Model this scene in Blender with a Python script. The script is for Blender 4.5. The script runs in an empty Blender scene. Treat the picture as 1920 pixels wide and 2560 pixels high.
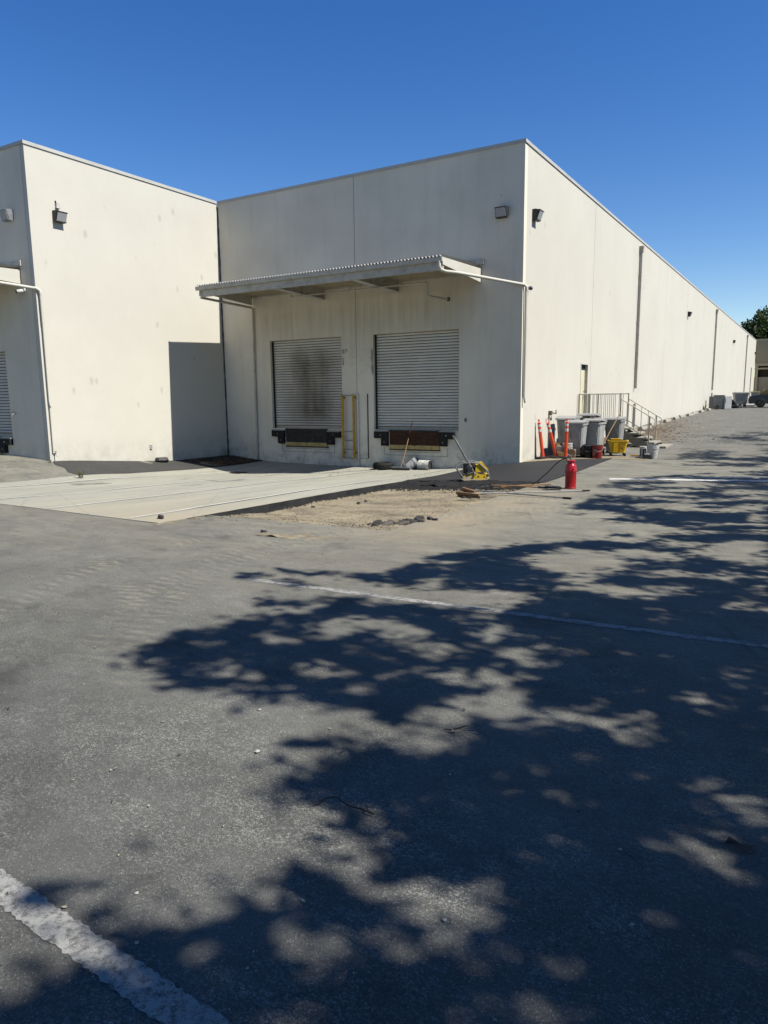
import bpy, math, random
import numpy as np
from mathutils import Vector, Matrix
random.seed(7); RNG = np.random.default_rng(7)
S = bpy.context.scene; COL = S.collection
PI = math.pi; R = math.radians

# ------------------------------------------------------------------ camera
CAM_F, YAW, PITCH, ROLL = 1777.54, 0.5423, 0.1595, -0.0120
CAM_P = np.array([7.2526, -19.7003, 1.9167])
_fw = np.array([-math.sin(YAW)*math.cos(PITCH), math.cos(YAW)*math.cos(PITCH), -math.sin(PITCH)])
_rt = np.array([math.cos(YAW), math.sin(YAW), 0.0]); _up = np.cross(_rt, _fw)
_c, _s = math.cos(ROLL), math.sin(ROLL)
CR, CU, CW = _c*_rt+_s*_up, -_s*_rt+_c*_up, _fw
cd = bpy.data.cameras.new('camera'); cam = bpy.data.objects.new('camera', cd); COL.objects.link(cam)
cd.sensor_fit = 'HORIZONTAL'; cd.sensor_width = 36.0; cd.lens = CAM_F/1920*36; cd.clip_start = .05; cd.clip_end = 5000
m = Matrix.Identity(4)
for i in range(3):
    m[i][0], m[i][1], m[i][2], m[i][3] = CR[i], CU[i], -CW[i], CAM_P[i]
cam.matrix_world = m
S.camera = cam

# ------------------------------------------------------------------ sky, sun, exposure
SUN_EL, SUN_OFF = R(51.5), R(2.1)                      # sun over the +X side, a hair behind the dock wall
SUN_D = np.array([math.cos(SUN_EL)*math.cos(SUN_OFF), math.cos(SUN_EL)*math.sin(SUN_OFF), math.sin(SUN_EL)])
w = bpy.data.worlds.new('World'); S.world = w; w.use_nodes = True
nt = w.node_tree; bg = nt.nodes['Background']
sky = nt.nodes.new('ShaderNodeTexSky'); sky.sky_type = 'NISHITA'; sky.sun_disc = False
sky.sun_elevation = SUN_EL; sky.sun_rotation = PI/2-SUN_OFF
sky.altitude = 400; sky.air_density = 1.0; sky.dust_density = 0.0; sky.ozone_density = 1.0
hs = nt.nodes.new('ShaderNodeHueSaturation'); hs.inputs['Saturation'].default_value = 1.40; hs.inputs['Hue'].default_value = 0.512; hs.inputs['Value'].default_value = 1.0
nt.links.new(sky.outputs[0], hs.inputs['Color']); nt.links.new(hs.outputs[0], bg.inputs[0]); bg.inputs[1].default_value = 0.077
sl = bpy.data.lights.new('sun', 'SUN'); sl.energy = 5.0; sl.angle = R(0.53); sl.color = (1, .955, .87)
so = bpy.data.objects.new('sun', sl); COL.objects.link(so)
so.rotation_euler = Vector(SUN_D).to_track_quat('Z', 'Y').to_euler(); so.location = (30, 2, 40)
vs = S.view_settings; vs.view_transform = 'Standard'; vs.look = 'None'; vs.gamma = 1; vs.exposure = 0.86
vs.use_curve_mapping = False
S.cycles.max_bounces = 6; S.cycles.diffuse_bounces = 3; S.cycles.glossy_bounces = 2; S.cycles.transmission_bounces = 2

# ------------------------------------------------------------------ ground height (dock pit, lot, rise along the wall)
CP = [(0,0,0),(-1.16,0,-.17),(-2.6,0,-.29),(-5.6,0,-.335),(-8,0,-.32),(-9.4,0,-.29),(-11.34,0,-.13),
(-11.34,-2.66,-.115),(-11.34,-5,.06),(-11.34,-6.4,.185),(-11.34,-7.2,.23),(-12.2,-7.24,.32),(-13.8,-7.24,.36),(-20,-7.24,.42),
(-5.7,-2.6,-.315),(-7.0,-2.6,-.365),(-8.4,-2.6,-.43),(-9.1,-2.6,-.37),(-9.8,-2.6,-.27),
(-1.6,-2.5,-.22),(-1.6,-6,-.12),(-1.6,-12,0),(-5,-12,.02),(-9,-12,.06),(-4.4,-6,-.17),(-8,-6,-.22),(-9.6,-6,-.17),(-9.6,-9,-.05),
(-13,-10,.2),(-20,-12,.25),(-13,-15,.2),
(0,3,.06),(0,6,.13),(0,12,.27),(0,21.8,.5),(0,31,.61),(0,40,.78),(0,60,1.08),(0,86,1.4),
(2.1,3,.04),(2.1,0,0),(2.1,-3,-.02),(2.1,-6,-.01),(2.1,-10,.0),(6,3,.06),(6,-3,.03),(6,-10,.05),(3,-14,.08),(7,-14,.1),(7,-20,.2),(0,-14,.06),(-6,-15,.1),(-3,-19,.18),
(14,-20,.25),(14,-10,.15),(14,0,.12),(14,22,.5),(14,40,.78),(14,60,1.08),(14,86,1.4),(-20,-22,.3),(14,-24,.3)]
GP = np.array(CP); GN = len(GP)
def _U(r2): return np.where(r2 > 1e-12, r2*np.log(np.maximum(r2, 1e-12)), 0.)
_K = _U(((GP[:, None, :2]-GP[None, :, :2])**2).sum(-1))+np.eye(GN)*.3
_A = np.zeros((GN+3, GN+3)); _A[:GN, :GN] = _K; _A[:GN, GN] = 1; _A[:GN, GN+1:] = GP[:, :2]; _A[GN, :GN] = 1; _A[GN+1:, :GN] = GP[:, :2].T
GS = np.linalg.solve(_A, np.r_[GP[:, 2], 0, 0, 0])
def gz(x, y):
    x = np.clip(np.asarray(x, float), -20, 14); y = np.clip(np.asarray(y, float), -24, 86)
    r2 = (x[..., None]-GP[:, 0])**2+(y[..., None]-GP[:, 1])**2
    return _U(r2)@GS[:GN]+GS[GN]+GS[GN+1]*x+GS[GN+2]*y
def gzf(x, y): return float(gz(x, y))
def fbm(x, y, sc=1.0, seed=0, octs=4):
    r = np.random.default_rng(seed+100); o = 0*np.asarray(x, float); a = 1.0; f = sc
    for k in range(octs):
        for j in range(3):
            th = r.uniform(0, 2*PI); ph = r.uniform(0, 2*PI)
            o = o+a/3*np.sin(f*(x*math.cos(th)+y*math.sin(th))+ph+1.3*np.sin(f*.7*(y*math.cos(th)-x*math.sin(th))+ph*2))
        a *= .55; f *= 2.1
    return o

# ------------------------------------------------------------------ materials
MATS = {}; ALB = .55          # paints and stone as weathered reflectances; the exposure is set for them
class NT:
    def __init__(s, name):
        s.m = bpy.data.materials.new(name); s.m.use_nodes = True; s.t = s.m.node_tree
        s.b = s.t.nodes['Principled BSDF']; s.pos = s.n('ShaderNodeNewGeometry').outputs['Position']
        MATS[name] = s.m
    def n(s, t, **k):
        nd = s.t.nodes.new(t)
        for a, v in k.items(): setattr(nd, a, v)
        return nd
    def l(s, a, b): s.t.links.new(a, b)
    def val(s, inp, v):
        if hasattr(v, 'links') or hasattr(v, 'is_linked'): s.l(v, inp)
        else: inp.default_value = v
    def objco(s): return s.n('ShaderNodeTexCoord').outputs['Object']
    def mapv(s, v, scale=(1, 1, 1), rot=(0, 0, 0), loc=(0, 0, 0)):
        q = s.n('ShaderNodeMapping'); s.l(v, q.inputs[0]); q.inputs['Scale'].default_value = scale
        q.inputs['Rotation'].default_value = rot; q.inputs['Location'].default_value = loc; return q.outputs[0]
    def noise(s, v, scale, detail=4, rough=.6, dist=0):
        q = s.n('ShaderNodeTexNoise'); s.l(v, q.inputs['Vector']); q.inputs['Scale'].default_value = scale
        q.inputs['Detail'].default_value = detail; q.inputs['Roughness'].default_value = rough; q.inputs['Distortion'].default_value = dist
        return q.outputs[0]
    def voro(s, v, scale, feature='F1', rnd=1):
        q = s.n('ShaderNodeTexVoronoi', feature=feature); s.l(v, q.inputs['Vector']); q.inputs['Scale'].default_value = scale
        q.inputs['Randomness'].default_value = rnd
        return q
    def ramp(s, f, stops):
        q = s.n('ShaderNodeValToRGB'); s.l(f, q.inputs[0]); e = q.color_ramp.elements
        while len(e) < len(stops): e.new(.5)
        for el, (p, c) in zip(e, stops):
            el.position = p; el.color = (c, c, c, 1) if isinstance(c, (int, float)) else (*c, 1)
        return q.outputs[0]
    def mix(s, f, a, b, mode='MIX'):
        q = s.n('ShaderNodeMix', data_type='RGBA', blend_type=mode)
        s.val(q.inputs[0], f)
        for i, v in ((6, a), (7, b)):
            if isinstance(v, tuple): q.inputs[i].default_value = (*v, 1)
            else: s.l(v, q.inputs[i])
        return q.outputs[2]
    def math(s, op, a, b=0.0, c=0.0):
        q = s.n('ShaderNodeMath', operation=op); s.val(q.inputs[0], a); s.val(q.inputs[1], b); s.val(q.inputs[2], c); return q.outputs[0]
    def mr(s, v, a, b, c=0., d=1.):
        q = s.n('ShaderNodeMapRange'); s.l(v, q.inputs[0])
        for i, k in enumerate((a, b, c, d)): q.inputs[1+i].default_value = k
        return q.outputs[0]
    def sep(s, v):
        q = s.n('ShaderNodeSeparateXYZ'); s.l(v, q.inputs[0]); return q.outputs
    def bump(s, h, strength=.3, dist=.01):
        q = s.n('ShaderNodeBump'); s.l(h, q.inputs['Height']); q.inputs['Strength'].default_value = strength; q.inputs['Distance'].default_value = dist
        s.l(q.outputs[0], s.b.inputs['Normal'])
    def out(s, col, rough=.7, metal=0, spec=.3):
        s.val(s.b.inputs['Base Color'], (*(q*ALB for q in col), 1) if isinstance(col, tuple) else s.mix(1.0, col, (ALB, ALB, ALB), 'MULTIPLY')); s.val(s.b.inputs['Roughness'], rough)
        s.b.inputs['Metallic'].default_value = metal; s.b.inputs['Specular IOR Level'].default_value = spec
        return s.m

def simple(name, col, rough=.6, metal=0, var=.25, scale=8, dirt=None, dirtamt=.35, bump=0, spec=.3):
    k = NT(name); v = k.objco()
    n1 = k.noise(v, scale, 5, .65)
    c = k.mix(k.ramp(n1, [(.3, 0), (.7, 1)]), tuple(x*(1-var) for x in col), tuple(min(1, x*(1+var*.6)) for x in col))
    if dirt:
        n2 = k.noise(v, scale*2.7, 6, .7)
        c = k.mix(k.math('MULTIPLY', k.ramp(n2, [(.48, 0), (.62, 1)]), dirtamt), c, dirt)
    if bump: k.bump(k.noise(v, scale*8, 3), bump, .005)
    rr = k.mr(n1, .3, .7, max(0, rough-.1), min(1, rough+.12))
    return k.out(c, rr, metal, spec)

def wall_mat(name, base, stain=.0, speck=.5, shade_under=False):
    """painted tilt-up concrete: faint roller mottling, vertical weather streaks, small grey spots"""
    k = NT(name); p = k.pos
    big = k.noise(p, .35, 4, .55)
    c = k.mix(k.ramp(big, [(.35, 0), (.68, 1)]), tuple(x*.94 for x in base), base)
    c = k.mix(k.math('MULTIPLY', k.ramp(k.noise(p, 2.2, 6, .7), [(.42, 0), (.7, 1)]), .06), c, (.50, .46, .37))
    st = k.noise(k.mapv(p, (2.4, 2.4, .10)), 1.6, 5, .65)
    c = k.mix(k.math('MULTIPLY', k.ramp(st, [(.55, 0), (.75, 1)]), .05+stain), c, (.36, .31, .23))
    fine = k.noise(k.mapv(p, (9, 9, .8)), 1.5, 4, .7)
    c = k.mix(k.math('MULTIPLY', k.ramp(fine, [(.57, 0), (.7, 1)]), .05+stain*.5), c, (.42, .39, .32))
    # spots
    X_, Y_, Z_ = k.sep(p); cb = k.n('ShaderNodeCombineXYZ'); k.l(k.math('ADD', X_, Y_), cb.inputs[0]); k.l(Z_, cb.inputs[1]); wp = cb.outputs[0]
    v = k.voro(k.mapv(wp, (1, .6, 1)), 1.5)
    pick = k.math('GREATER_THAN', k.sep(v.outputs['Color'])[0], .30)
    nz = k.noise(p, 14, 3, .6)
    dd = k.math('ADD', v.outputs['Distance'], k.math('MULTIPLY', k.math('SUBTRACT', nz, .5), .12))
    spot = k.math('MULTIPLY', k.ramp(dd, [(.05, 1), (.13, 0)]), pick)
    c = k.mix(k.math('MULTIPLY', spot, speck*.42), c, (.36, .33, .29))
    v2 = k.voro(wp, 3.2); pick2 = k.math('MULTIPLY', k.math('GREATER_THAN', k.sep(v2.outputs['Color'])[1], .84), k.ramp(k.noise(p, .5, 3), [(.45, .2), (.6, 1)]))
    spot2 = k.math('MULTIPLY', k.ramp(v2.outputs['Distance'], [(.02, 1), (.06, 0)]), pick2)
    c = k.mix(k.math('MULTIPLY', spot2, speck), c, (.14, .12, .10))
    # splash and scuffs near the ground, with their own ragged shape
    z = k.sep(p)[2]
    low = k.math('MULTIPLY', k.mr(z, .9, -.3, 0, 1), k.ramp(k.noise(p, 2.3, 6, .75), [(.42, 0), (.66, 1)]))
    c = k.mix(k.math('MULTIPLY', low, .45), c, (.22, .20, .17))
    hgt = k.math('ADD', k.noise(p, 45, 3, .6), k.math('MULTIPLY', k.noise(p, 3, 2), .8))
    k.bump(hgt, .22, .012)
    return k.out(c, .85, 0, .2)

def dock_wall_mat(name, base):
    k = NT(name); p = k.pos; x, y, z = k.sep(p)
    big = k.noise(p, .5, 4, .6)
    c = k.mix(k.ramp(big, [(.35, 0), (.68, 1)]), tuple(q*.86 for q in base), base)
    st = k.noise(k.mapv(p, (3.2, 1, .16)), 1.5, 6, .7)
    band = k.math('MULTIPLY', k.mr(z, 2.9, 4.3, 0, 1), k.mr(z, 5.3, 4.7, 0, 1))       # run-off below the canopy ledger
    xm = k.math('MULTIPLY', k.mr(x, -10.2, -9.4, 0, 1), k.mr(x, -.4, -2.2, 0, 1))
    amt = k.math('MULTIPLY', k.math('MULTIPLY', band, xm), k.ramp(st, [(.36, .25), (.66, 1)]))
    c = k.mix(k.math('MULTIPLY', amt, .42), c, (.32, .27, .17))
    c = k.mix(k.math('MULTIPLY', k.ramp(k.noise(k.mapv(p, (2, 1, .25)), 1.4, 5, .6), [(.5, 0), (.75, 1)]), .16), c, (.40, .37, .31))
    cb = k.n('ShaderNodeCombineXYZ'); k.l(x, cb.inputs[0]); k.l(z, cb.inputs[1])
    v2 = k.voro(cb.outputs[0], 2.0); pick2 = k.math('GREATER_THAN', k.sep(v2.outputs['Color'])[1], .84)
    c = k.mix(k.math('MULTIPLY', k.math('MULTIPLY', k.ramp(v2.outputs['Distance'], [(.02, 1), (.06, 0)]), pick2), .6), c, (.13, .11, .10))
    low = k.math('MULTIPLY', k.mr(z, .8, -.3, 0, 1), k.ramp(k.noise(p, 2.6, 7, .78), [(.45, 0), (.66, 1)]))
    c = k.mix(k.math('MULTIPLY', low, .7), c, (.15, .14, .12))
    # scuffed paint between the two doors
    sc = k.math('MULTIPLY', k.mr(k.math('ABSOLUTE', k.math('ADD', x, 5.6)), .8, .2, 0, 1), k.math('MULTIPLY', k.mr(z, 2.2, 3.0, 0, 1), k.mr(z, 4.0, 3.4, 0, 1)))
    c = k.mix(k.math('MULTIPLY', k.math('MULTIPLY', sc, k.ramp(k.noise(p, 6, 6, .8), [(.5, 0), (.6, 1)])), .4), c, (.55, .54, .50))
    k.bump(k.math('ADD', k.noise(p, 45, 3, .6), k.noise(p, 3, 2)), .2, .012)
    return k.out(c, .85, 0, .2)

def asphalt_mat():
    k = NT('weathered_asphalt'); p = k.pos; x, y, z = k.sep(p)
    ag = k.voro(p, 210); agc = k.sep(ag.outputs['Color'])[0]
    n0 = k.noise(p, 1.1, 6, .65); n1 = k.noise(p, 7, 6, .72); n2 = k.noise(p, 110, 4, .7)
    c = k.mix(k.ramp(n0, [(.34, 0), (.66, 1)]), (.084, .085, .077), (.168, .169, .154))
    c = k.mix(k.math('MULTIPLY', k.ramp(agc, [(.35, 0), (.95, 1)]), .5), c, (.20, .197, .19))
    dots = k.math('MULTIPLY', k.math('GREATER_THAN', agc, .965), .5)
    c = k.mix(dots, c, (.42, .41, .38))
    # worn fines: pale crust streaked across the surface
    cr = k.math('MULTIPLY', k.ramp(k.noise(k.mapv(p, (3.0, 4.6, 1), (0, 0, .5)), 17, 8, .8, .6), [(.46, 0), (.57, 1)]), k.ramp(n2, [(.42, 0), (.58, 1)]))
    c = k.mix(k.math('MULTIPLY', cr, k.math('MULTIPLY', k.ramp(k.noise(k.mapv(p, (1, 1.6, 1), (0, 0, .5)), .75, 5, .65, .5), [(.32, .08), (.62, 1)]), k.ramp(k.noise(k.mapv(p, (1, 1.7, 1), (0, 0, .5)), 4.5, 5, .7, .6), [(.36, .2), (.58, 1)]))), c, (.50, .50, .445))
    pit_ = k.math('MULTIPLY', k.ramp(k.noise(p, 46, 5, .75), [(.30, 1), (.44, 0)]), .6)
    c = k.mix(pit_, c, (.045, .045, .044))
    # dust carried out of the trench and off the apron
    d1 = k.math('MULTIPLY', k.mr(y, -17.6, -11.5, 0, 1), k.mr(x, 12, 5.5, .35, 1))
    d2 = k.math('MULTIPLY', k.mr(x, 8.5, 3.5, .3, 1), k.mr(y, -13, -9, 0, 1))
    d2 = k.math('MULTIPLY', d2, k.mr(y, 0, 9, 1, .35)); d1 = k.math('MULTIPLY', d1, k.mr(y, 0, 9, 1, .35)); d3 = k.mr(y, 2, 10, 0, .2)
    dd = k.math('MAXIMUM', k.math('MAXIMUM', d1, d2), d3)
    dn = k.ramp(k.noise(k.mapv(p, (.7, 1.3, 1), (0, 0, .35)), 1.6, 7, .7, .8), [(.28, .12), (.66, 1)])
    dust = k.math('MULTIPLY', k.math('MULTIPLY', dd, dn), k.ramp(n1, [(.3, .62), (.65, 1)]))
    tint = k.mix(k.ramp(k.noise(p, .55, 3), [(.4, 0), (.62, 1)]), (.45, .42, .32), (.38, .36, .285))
    c = k.mix(k.math('MULTIPLY', dust, .9), c, tint)
    og = k.math('MULTIPLY', k.mr(k.math('ABSOLUTE', k.math('SUBTRACT', x, 2.5)), 1.3, .1, 0, 1), k.math('MULTIPLY', k.mr(y, -12.2, -10.6, 0, 1), k.mr(y, -3.5, -7, 0, 1)))
    c = k.mix(k.math('MULTIPLY', og, k.ramp(n0, [(.3, .25), (.65, .8)])), c, (.50, .41, .28))
    # a rusty stain in front of the trench
    rs = k.math('MULTIPLY', k.mr(k.math('ABSOLUTE', k.math('ADD', y, 12.4)), 1.6, .3, 0, 1), k.ramp(k.noise(k.mapv(p, (.35, 1.1, 1)), 1.2, 5, .7), [(.47, 0), (.63, 1)]))
    c = k.mix(k.math('MULTIPLY', rs, .3), c, (.27, .21, .165))
    # dusty tyre prints swinging out of the trench
    for (cx, cy, rr, seed) in ((7, -12.5, 5.48, 1), (7, -12.5, 5.80, 2), (7, -12.5, 6.85, 4), (-3, -22.3, 8.45, 5)):
        dx, dy = k.math('SUBTRACT', x, cx), k.math('SUBTRACT', y, cy)
        di = k.math('SQRT', k.math('ADD', k.math('MULTIPLY', dx, dx), k.math('MULTIPLY', dy, dy))); v = k.math('SUBTRACT', di, rr)
        u = k.math('MULTIPLY', k.math('ARCTAN2', dy, dx), rr)
        vb = k.mr(k.math('ABSOLUTE', v), .15, .09, 0, 1)
        ch = k.math('ADD', u, k.math('ADD', k.math('MULTIPLY', v, .5), k.math('MULTIPLY', k.noise(p, 3.5, 3), .25)))
        tr = k.ramp(k.math('MULTIPLY_ADD', k.math('SINE', k.math('MULTIPLY', ch, 40)), .5, .5), [(.2, 0), (.85, 1)])
        wob = k.noise(k.mapv(p, loc=(seed, 0, 0)), 1.1, 5, .7)
        mk = k.math('MULTIPLY', k.math('MULTIPLY', vb, k.mr(y, -17.2, -15.6, 0, 1)), k.math('MULTIPLY', k.ramp(wob, [(.38, 0), (.54, 1)]), k.ramp(k.noise(p, 11, 5, .75), [(.35, 0), (.6, 1)])))
        c = k.mix(k.math('MULTIPLY', k.math('MULTIPLY', mk, tr), .5), c, (.45, .42, .31))
        c = k.mix(k.math('MULTIPLY', k.math('MULTIPLY', mk, k.math('SUBTRACT', 1.0, tr)), .22), c, (.09, .088, .08))
    oil = k.math('MULTIPLY', k.ramp(k.noise(k.mapv(p, loc=(9, 4, 0)), .8, 5, .6), [(.6, 0), (.72, 1)]), .5)
    c = k.mix(oil, c, (.035, .034, .033))
    ck = k.voro(k.mapv(k.mix(.16, p, k.n('ShaderNodeTexNoise').outputs[1]), (1, 1, 0)), .34, 'DISTANCE_TO_EDGE')
    ckl = k.math('MULTIPLY', k.ramp(ck.outputs[0], [(.0, 1), (.006, 0)]), k.ramp(k.noise(p, .6, 3), [(.5, 0), (.6, 1)]))
    c = k.mix(k.math('MULTIPLY', ckl, .3), c, (.03, .03, .03))
    h = k.math('ADD', k.math('MULTIPLY', ag.outputs['Distance'], .8), k.math('ADD', n2, k.math('MULTIPLY', n1, 1.2)))
    k.bump(h, .6, .010)
    return k.out(c, .92, 0, .18)

def ground_mat(name, c0, c1, speck=None, sc=60, bump=.4, dist=.01, rough=.9, big=1.2, patches=None):
    k = NT(name); p = k.pos
    n0 = k.noise(p, big, 6, .65); n1 = k.noise(p, sc/6, 6, .7); ag = k.voro(p, sc)
    c = k.mix(k.ramp(n0, [(.3, 0), (.7, 1)]), c0, c1)
    c = k.mix(k.math('MULTIPLY', k.ramp(n1, [(.4, 0), (.65, 1)]), .3), c, tuple(q*.72 for q in c0))
    if speck: c = k.mix(k.math('MULTIPLY', k.ramp(k.sep(ag.outputs['Color'])[0], [(.55, 0), (1, 1)]), .6), c, speck)
    if patches: c = k.mix(k.ramp(k.noise(k.mapv(p, (.5, 1.3, 1), (0, 0, 1.2), (4, 2, 0)), 1.7, 6, .7), [(.46, 0), (.64, .8)]), c, patches)
    k.bump(k.math('ADD', ag.outputs['Distance'], n1), bump, dist)
    return k.out(c, rough, 0, .2)

def concrete_mat():
    k = NT('apron_concrete'); p = k.pos; x, y, z = k.sep(p)
    n0 = k.noise(k.mapv(p, (1.5, .35, 1)), 1.0, 6, .65); n1 = k.noise(p, 9, 6, .72); n2 = k.noise(p, 60, 3, .6)
    c = k.mix(k.ramp(n0, [(.3, 0), (.72, 1)]), (.40, .395, .325), (.54, .53, .43))
    c = k.mix(k.math('MULTIPLY', k.ramp(n1, [(.45, 0), (.68, 1)]), .32), c, (.31, .30, .26))
    tr = k.noise(k.mapv(p, (3.2, .14, 1)), 1.4, 5, .65)                                  # tyre streaks along the lanes
    c = k.mix(k.math('MULTIPLY', k.ramp(tr, [(.52, 0), (.7, 1)]), .2), c, (.26, .255, .22))
    oil = k.ramp(k.noise(k.mapv(p, (1, .45, 1), loc=(3, 0, 0)), .95, 4, .55), [(.64, 0), (.72, .75)])
    c = k.mix(oil, c, (.16, .155, .14))
    ds = k.math('MULTIPLY', k.math('MULTIPLY', k.mr(y, -8, -11.5, 0, 1), k.mr(x, -6, -2.5, 0, 1)), k.ramp(n0, [(.3, .4), (.6, 1)]))
    c = k.mix(k.math('MULTIPLY', ds, .7), c, (.50, .42, .29))
    ck = k.voro(k.mapv(k.mix(.2, p, k.n('ShaderNodeTexNoise').outputs[1]), (1, 1, 0)), .3, 'DISTANCE_TO_EDGE')
    c = k.mix(k.math('MULTIPLY', k.ramp(ck.outputs[0], [(.0, 1), (.004, 0)]), .3), c, (.2, .19, .16))
    k.bump(k.math('ADD', n2, n1), .25, .008)
    return k.out(c, .88, 0, .2)

def paint_mat(name, col, under, wear=.5, sc=12):
    k = NT(name); p = k.pos
    n = k.noise(p, sc, 8, .78); n2 = k.noise(p, sc*7, 3, .7)
    f = k.ramp(k.math('ADD', k.math('MULTIPLY', n, .75), k.math('MULTIPLY', n2, .25)), [(wear-.05, 1), (wear+.06, 0)])
    c = k.mix(f, under, k.mix(k.ramp(k.noise(p, 3, 5, .7), [(.3, 0), (.7, 1)]), tuple(q*.75 for q in col), col))
    k.bump(k.math('ADD', n2, f), .4, .006)
    return k.out(c, .85, 0, .2)

def leaf_mat(name, c0, c1, trans=.25):
    k = NT(name); p = k.pos
    c = k.mix(k.ramp(k.noise(p, 1.6, 4, .7), [(.3, 0), (.7, 1)]), c0, c1)
    k.out(c, .6, 0, .25)
    tl = k.n('ShaderNodeBsdfTranslucent'); k.l(k.mix(.5, c, (.16, .22, .03)), tl.inputs[0])
    ms = k.n('ShaderNodeMixShader'); ms.inputs[0].default_value = trans
    k.l(k.b.outputs[0], ms.inputs[1]); k.l(tl.outputs[0], ms.inputs[2]); k.l(ms.outputs[0], k.t.nodes['Material Output'].inputs[0])
    return k.m

def door_mat(name, stain):
    k = NT(name); p = k.pos; x, y, z = k.sep(p)
    c = k.mix(k.ramp(k.noise(k.mapv(p, (1, 1, 3)), 1.4, 5, .65), [(.3, 0), (.7, 1)]), (.80, .765, .68), (.96, .925, .84))
    if stain:
        cx = k.math('MULTIPLY', k.mr(x, -9.0, -8.0, 0, 1), k.mr(x, -6.15, -7.1, 0, 1))
        cz = k.math('MULTIPLY', k.mr(z, .95, 1.5, .35, 1), k.mr(z, 3.85, 3.1, 0, 1))
        ns = k.noise(k.mapv(p, (1.2, 1, .45)), 1.3, 4, .55, .3)
        f = k.math('MULTIPLY', k.math('MULTIPLY', cx, cz), k.ramp(ns, [(.25, .3), (.6, 1)]))
        c = k.mix(k.math('MULTIPLY', f, .88), c, (.13, .105, .065))
    c = k.mix(k.math('MULTIPLY', k.ramp(k.noise(p, 22, 5, .8), [(.6, 0), (.72, 1)]), .2), c, (.25, .23, .2))
    return k.out(c, .5, .0, .4)

WALLC = (.805, .775, .675)
wall_mat('cream_wall', WALLC, -.03, .8); wall_mat('cream_wall_long', (.79, .76, .66), .02, .7)
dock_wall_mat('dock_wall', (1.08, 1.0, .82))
asphalt_mat(); concrete_mat()
ground_mat('fresh_asphalt', (.030, .030, .031), (.050, .050, .051), (.09, .09, .09), 110, .35, .006, .8)
ground_mat('patched_asphalt', (.055, .053, .051), (.085, .083, .08), (.14, .14, .13), 90, .4, .008, .9)
ground_mat('side_asphalt', (.12, .118, .112), (.20, .195, .18), (.33, .32, .29), 80, .5, .012, .92)
ground_mat('trench_dirt', (.31, .25, .16), (.49, .415, .275), (.60, .53, .39), 110, .6, .012, .95, 1.4, (.17, .145, .105))
ground_mat('soil', (.045, .035, .026), (.09, .07, .05), (.2, .15, .1), 40, .9, .03, .95)
paint_mat('white_line', (.50, .49, .45), (.16, .157, .145), .53, 14)
paint_mat('near_line', (.50, .495, .46), (.15, .148, .138), .525, 34)
paint_mat('far_line', (.95, .94, .90), (.4, .39, .36), .60, 20)
paint_mat('lane_line', (.80, .79, .72), (.42, .41, .36), .60, 10)
simple('white_paint', (.78, .775, .73), .55, 0, .08, 3, (.35, .32, .27), .35)
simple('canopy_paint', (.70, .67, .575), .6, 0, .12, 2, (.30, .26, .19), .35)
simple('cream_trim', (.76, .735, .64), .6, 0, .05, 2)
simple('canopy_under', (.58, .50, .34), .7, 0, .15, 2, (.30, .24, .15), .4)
simple('galv_sheet', (.60, .60, .59), .4, .25, .1, 4)
simple('coping_metal', (.66, .65, .60), .5, 0, .12, 1.5)
door_mat('door_stained', True); door_mat('door_grey', False)
simple('rubber', (.014, .014, .014), .85, 0, .4, 9, (.06, .055, .05), .5, .3)
simple('black_steel', (.018, .017, .016), .6, 0, .5, 6, (.09, .08, .07), .5)
simple('rust_steel', (.060, .022, .010), .8, 0, .5, 5, (.14, .055, .02), .6)
simple('dock_yellow', (.62, .46, .17), .6, 0, .12, 4, (.12, .09, .05), .5)
simple('safety_yellow', (.72, .40, .02), .5, 0, .12, 4, (.14, .08, .03), .5)
simple('rail_paint', (.82, .77, .62), .6, 0, .15, 6, (.28, .2, .12), .4)
simple('stair_concrete', (.47, .44, .36), .9, 0, .2, 6, (.2, .18, .15), .4, .3)
simple('stair_steel', (.30, .27, .21), .8, 0, .2, 5, (.16, .12, .08), .5)
simple('door_paint', (.84, .79, .55), .5, 0, .07, 2)
simple('old_caulk', (.15, .145, .135), .9, 0, .3, 6, (.05, .05, .05), .7)
simple('seal_dark', (.03, .03, .03), .7)
simple('lamp_bronze', (.035, .032, .03), .5, .2, .4, 14, (.2, .2, .19), .5)
simple('lamp_grey', (.33, .34, .36), .45, .2, .2, 8, (.1, .1, .1), .4)
k = NT('lamp_glass'); k.out((.45, .47, .48), .25, 0, .5)
k = NT('dark_glass'); k.out((.012, .014, .017), .06, 0, .8)
simple('orange_plastic', (.86, .085, .02), .42, 0, .10, 5, (.3, .07, .03), .25)
simple('reflective_band', (.72, .72, .70), .35, 0, .08, 10, (.4, .38, .35), .3)
simple('bin_grey', (.36, .36, .34), .5, 0, .12, 4, (.2, .19, .17), .45)
simple('bin_pale', (.45, .455, .445), .5, 0, .1, 4, (.3, .28, .25), .45)
simple('bin_lid', (.44, .44, .43), .5, 0, .15, 5, (.25, .24, .22), .4)
simple('white_plastic', (.74, .735, .70), .45, 0, .12, 6, (.3, .27, .22), .5)
simple('red_plastic', (.30, .022, .012), .45, 0, .2, 7, (.1, .03, .02), .4)
simple('tank_red', (.52, .008, .016), .28, 0, .1, 4, (.2, .02, .02), .25, 0, .5)
simple('mop_yellow', (.86, .52, .012), .4, 0, .07, 5, (.4, .25, .05), .3)
simple('compactor_yellow', (.82, .55, .03), .4, 0, .08, 6, (.25, .17, .05), .4)
simple('compactor_dusty', (.60, .50, .33), .8, 0, .2, 8, (.3, .25, .17), .5)
simple('engine_black', (.016, .016, .017), .5, .1, .5, 9, (.2, .19, .18), .5)
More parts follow.
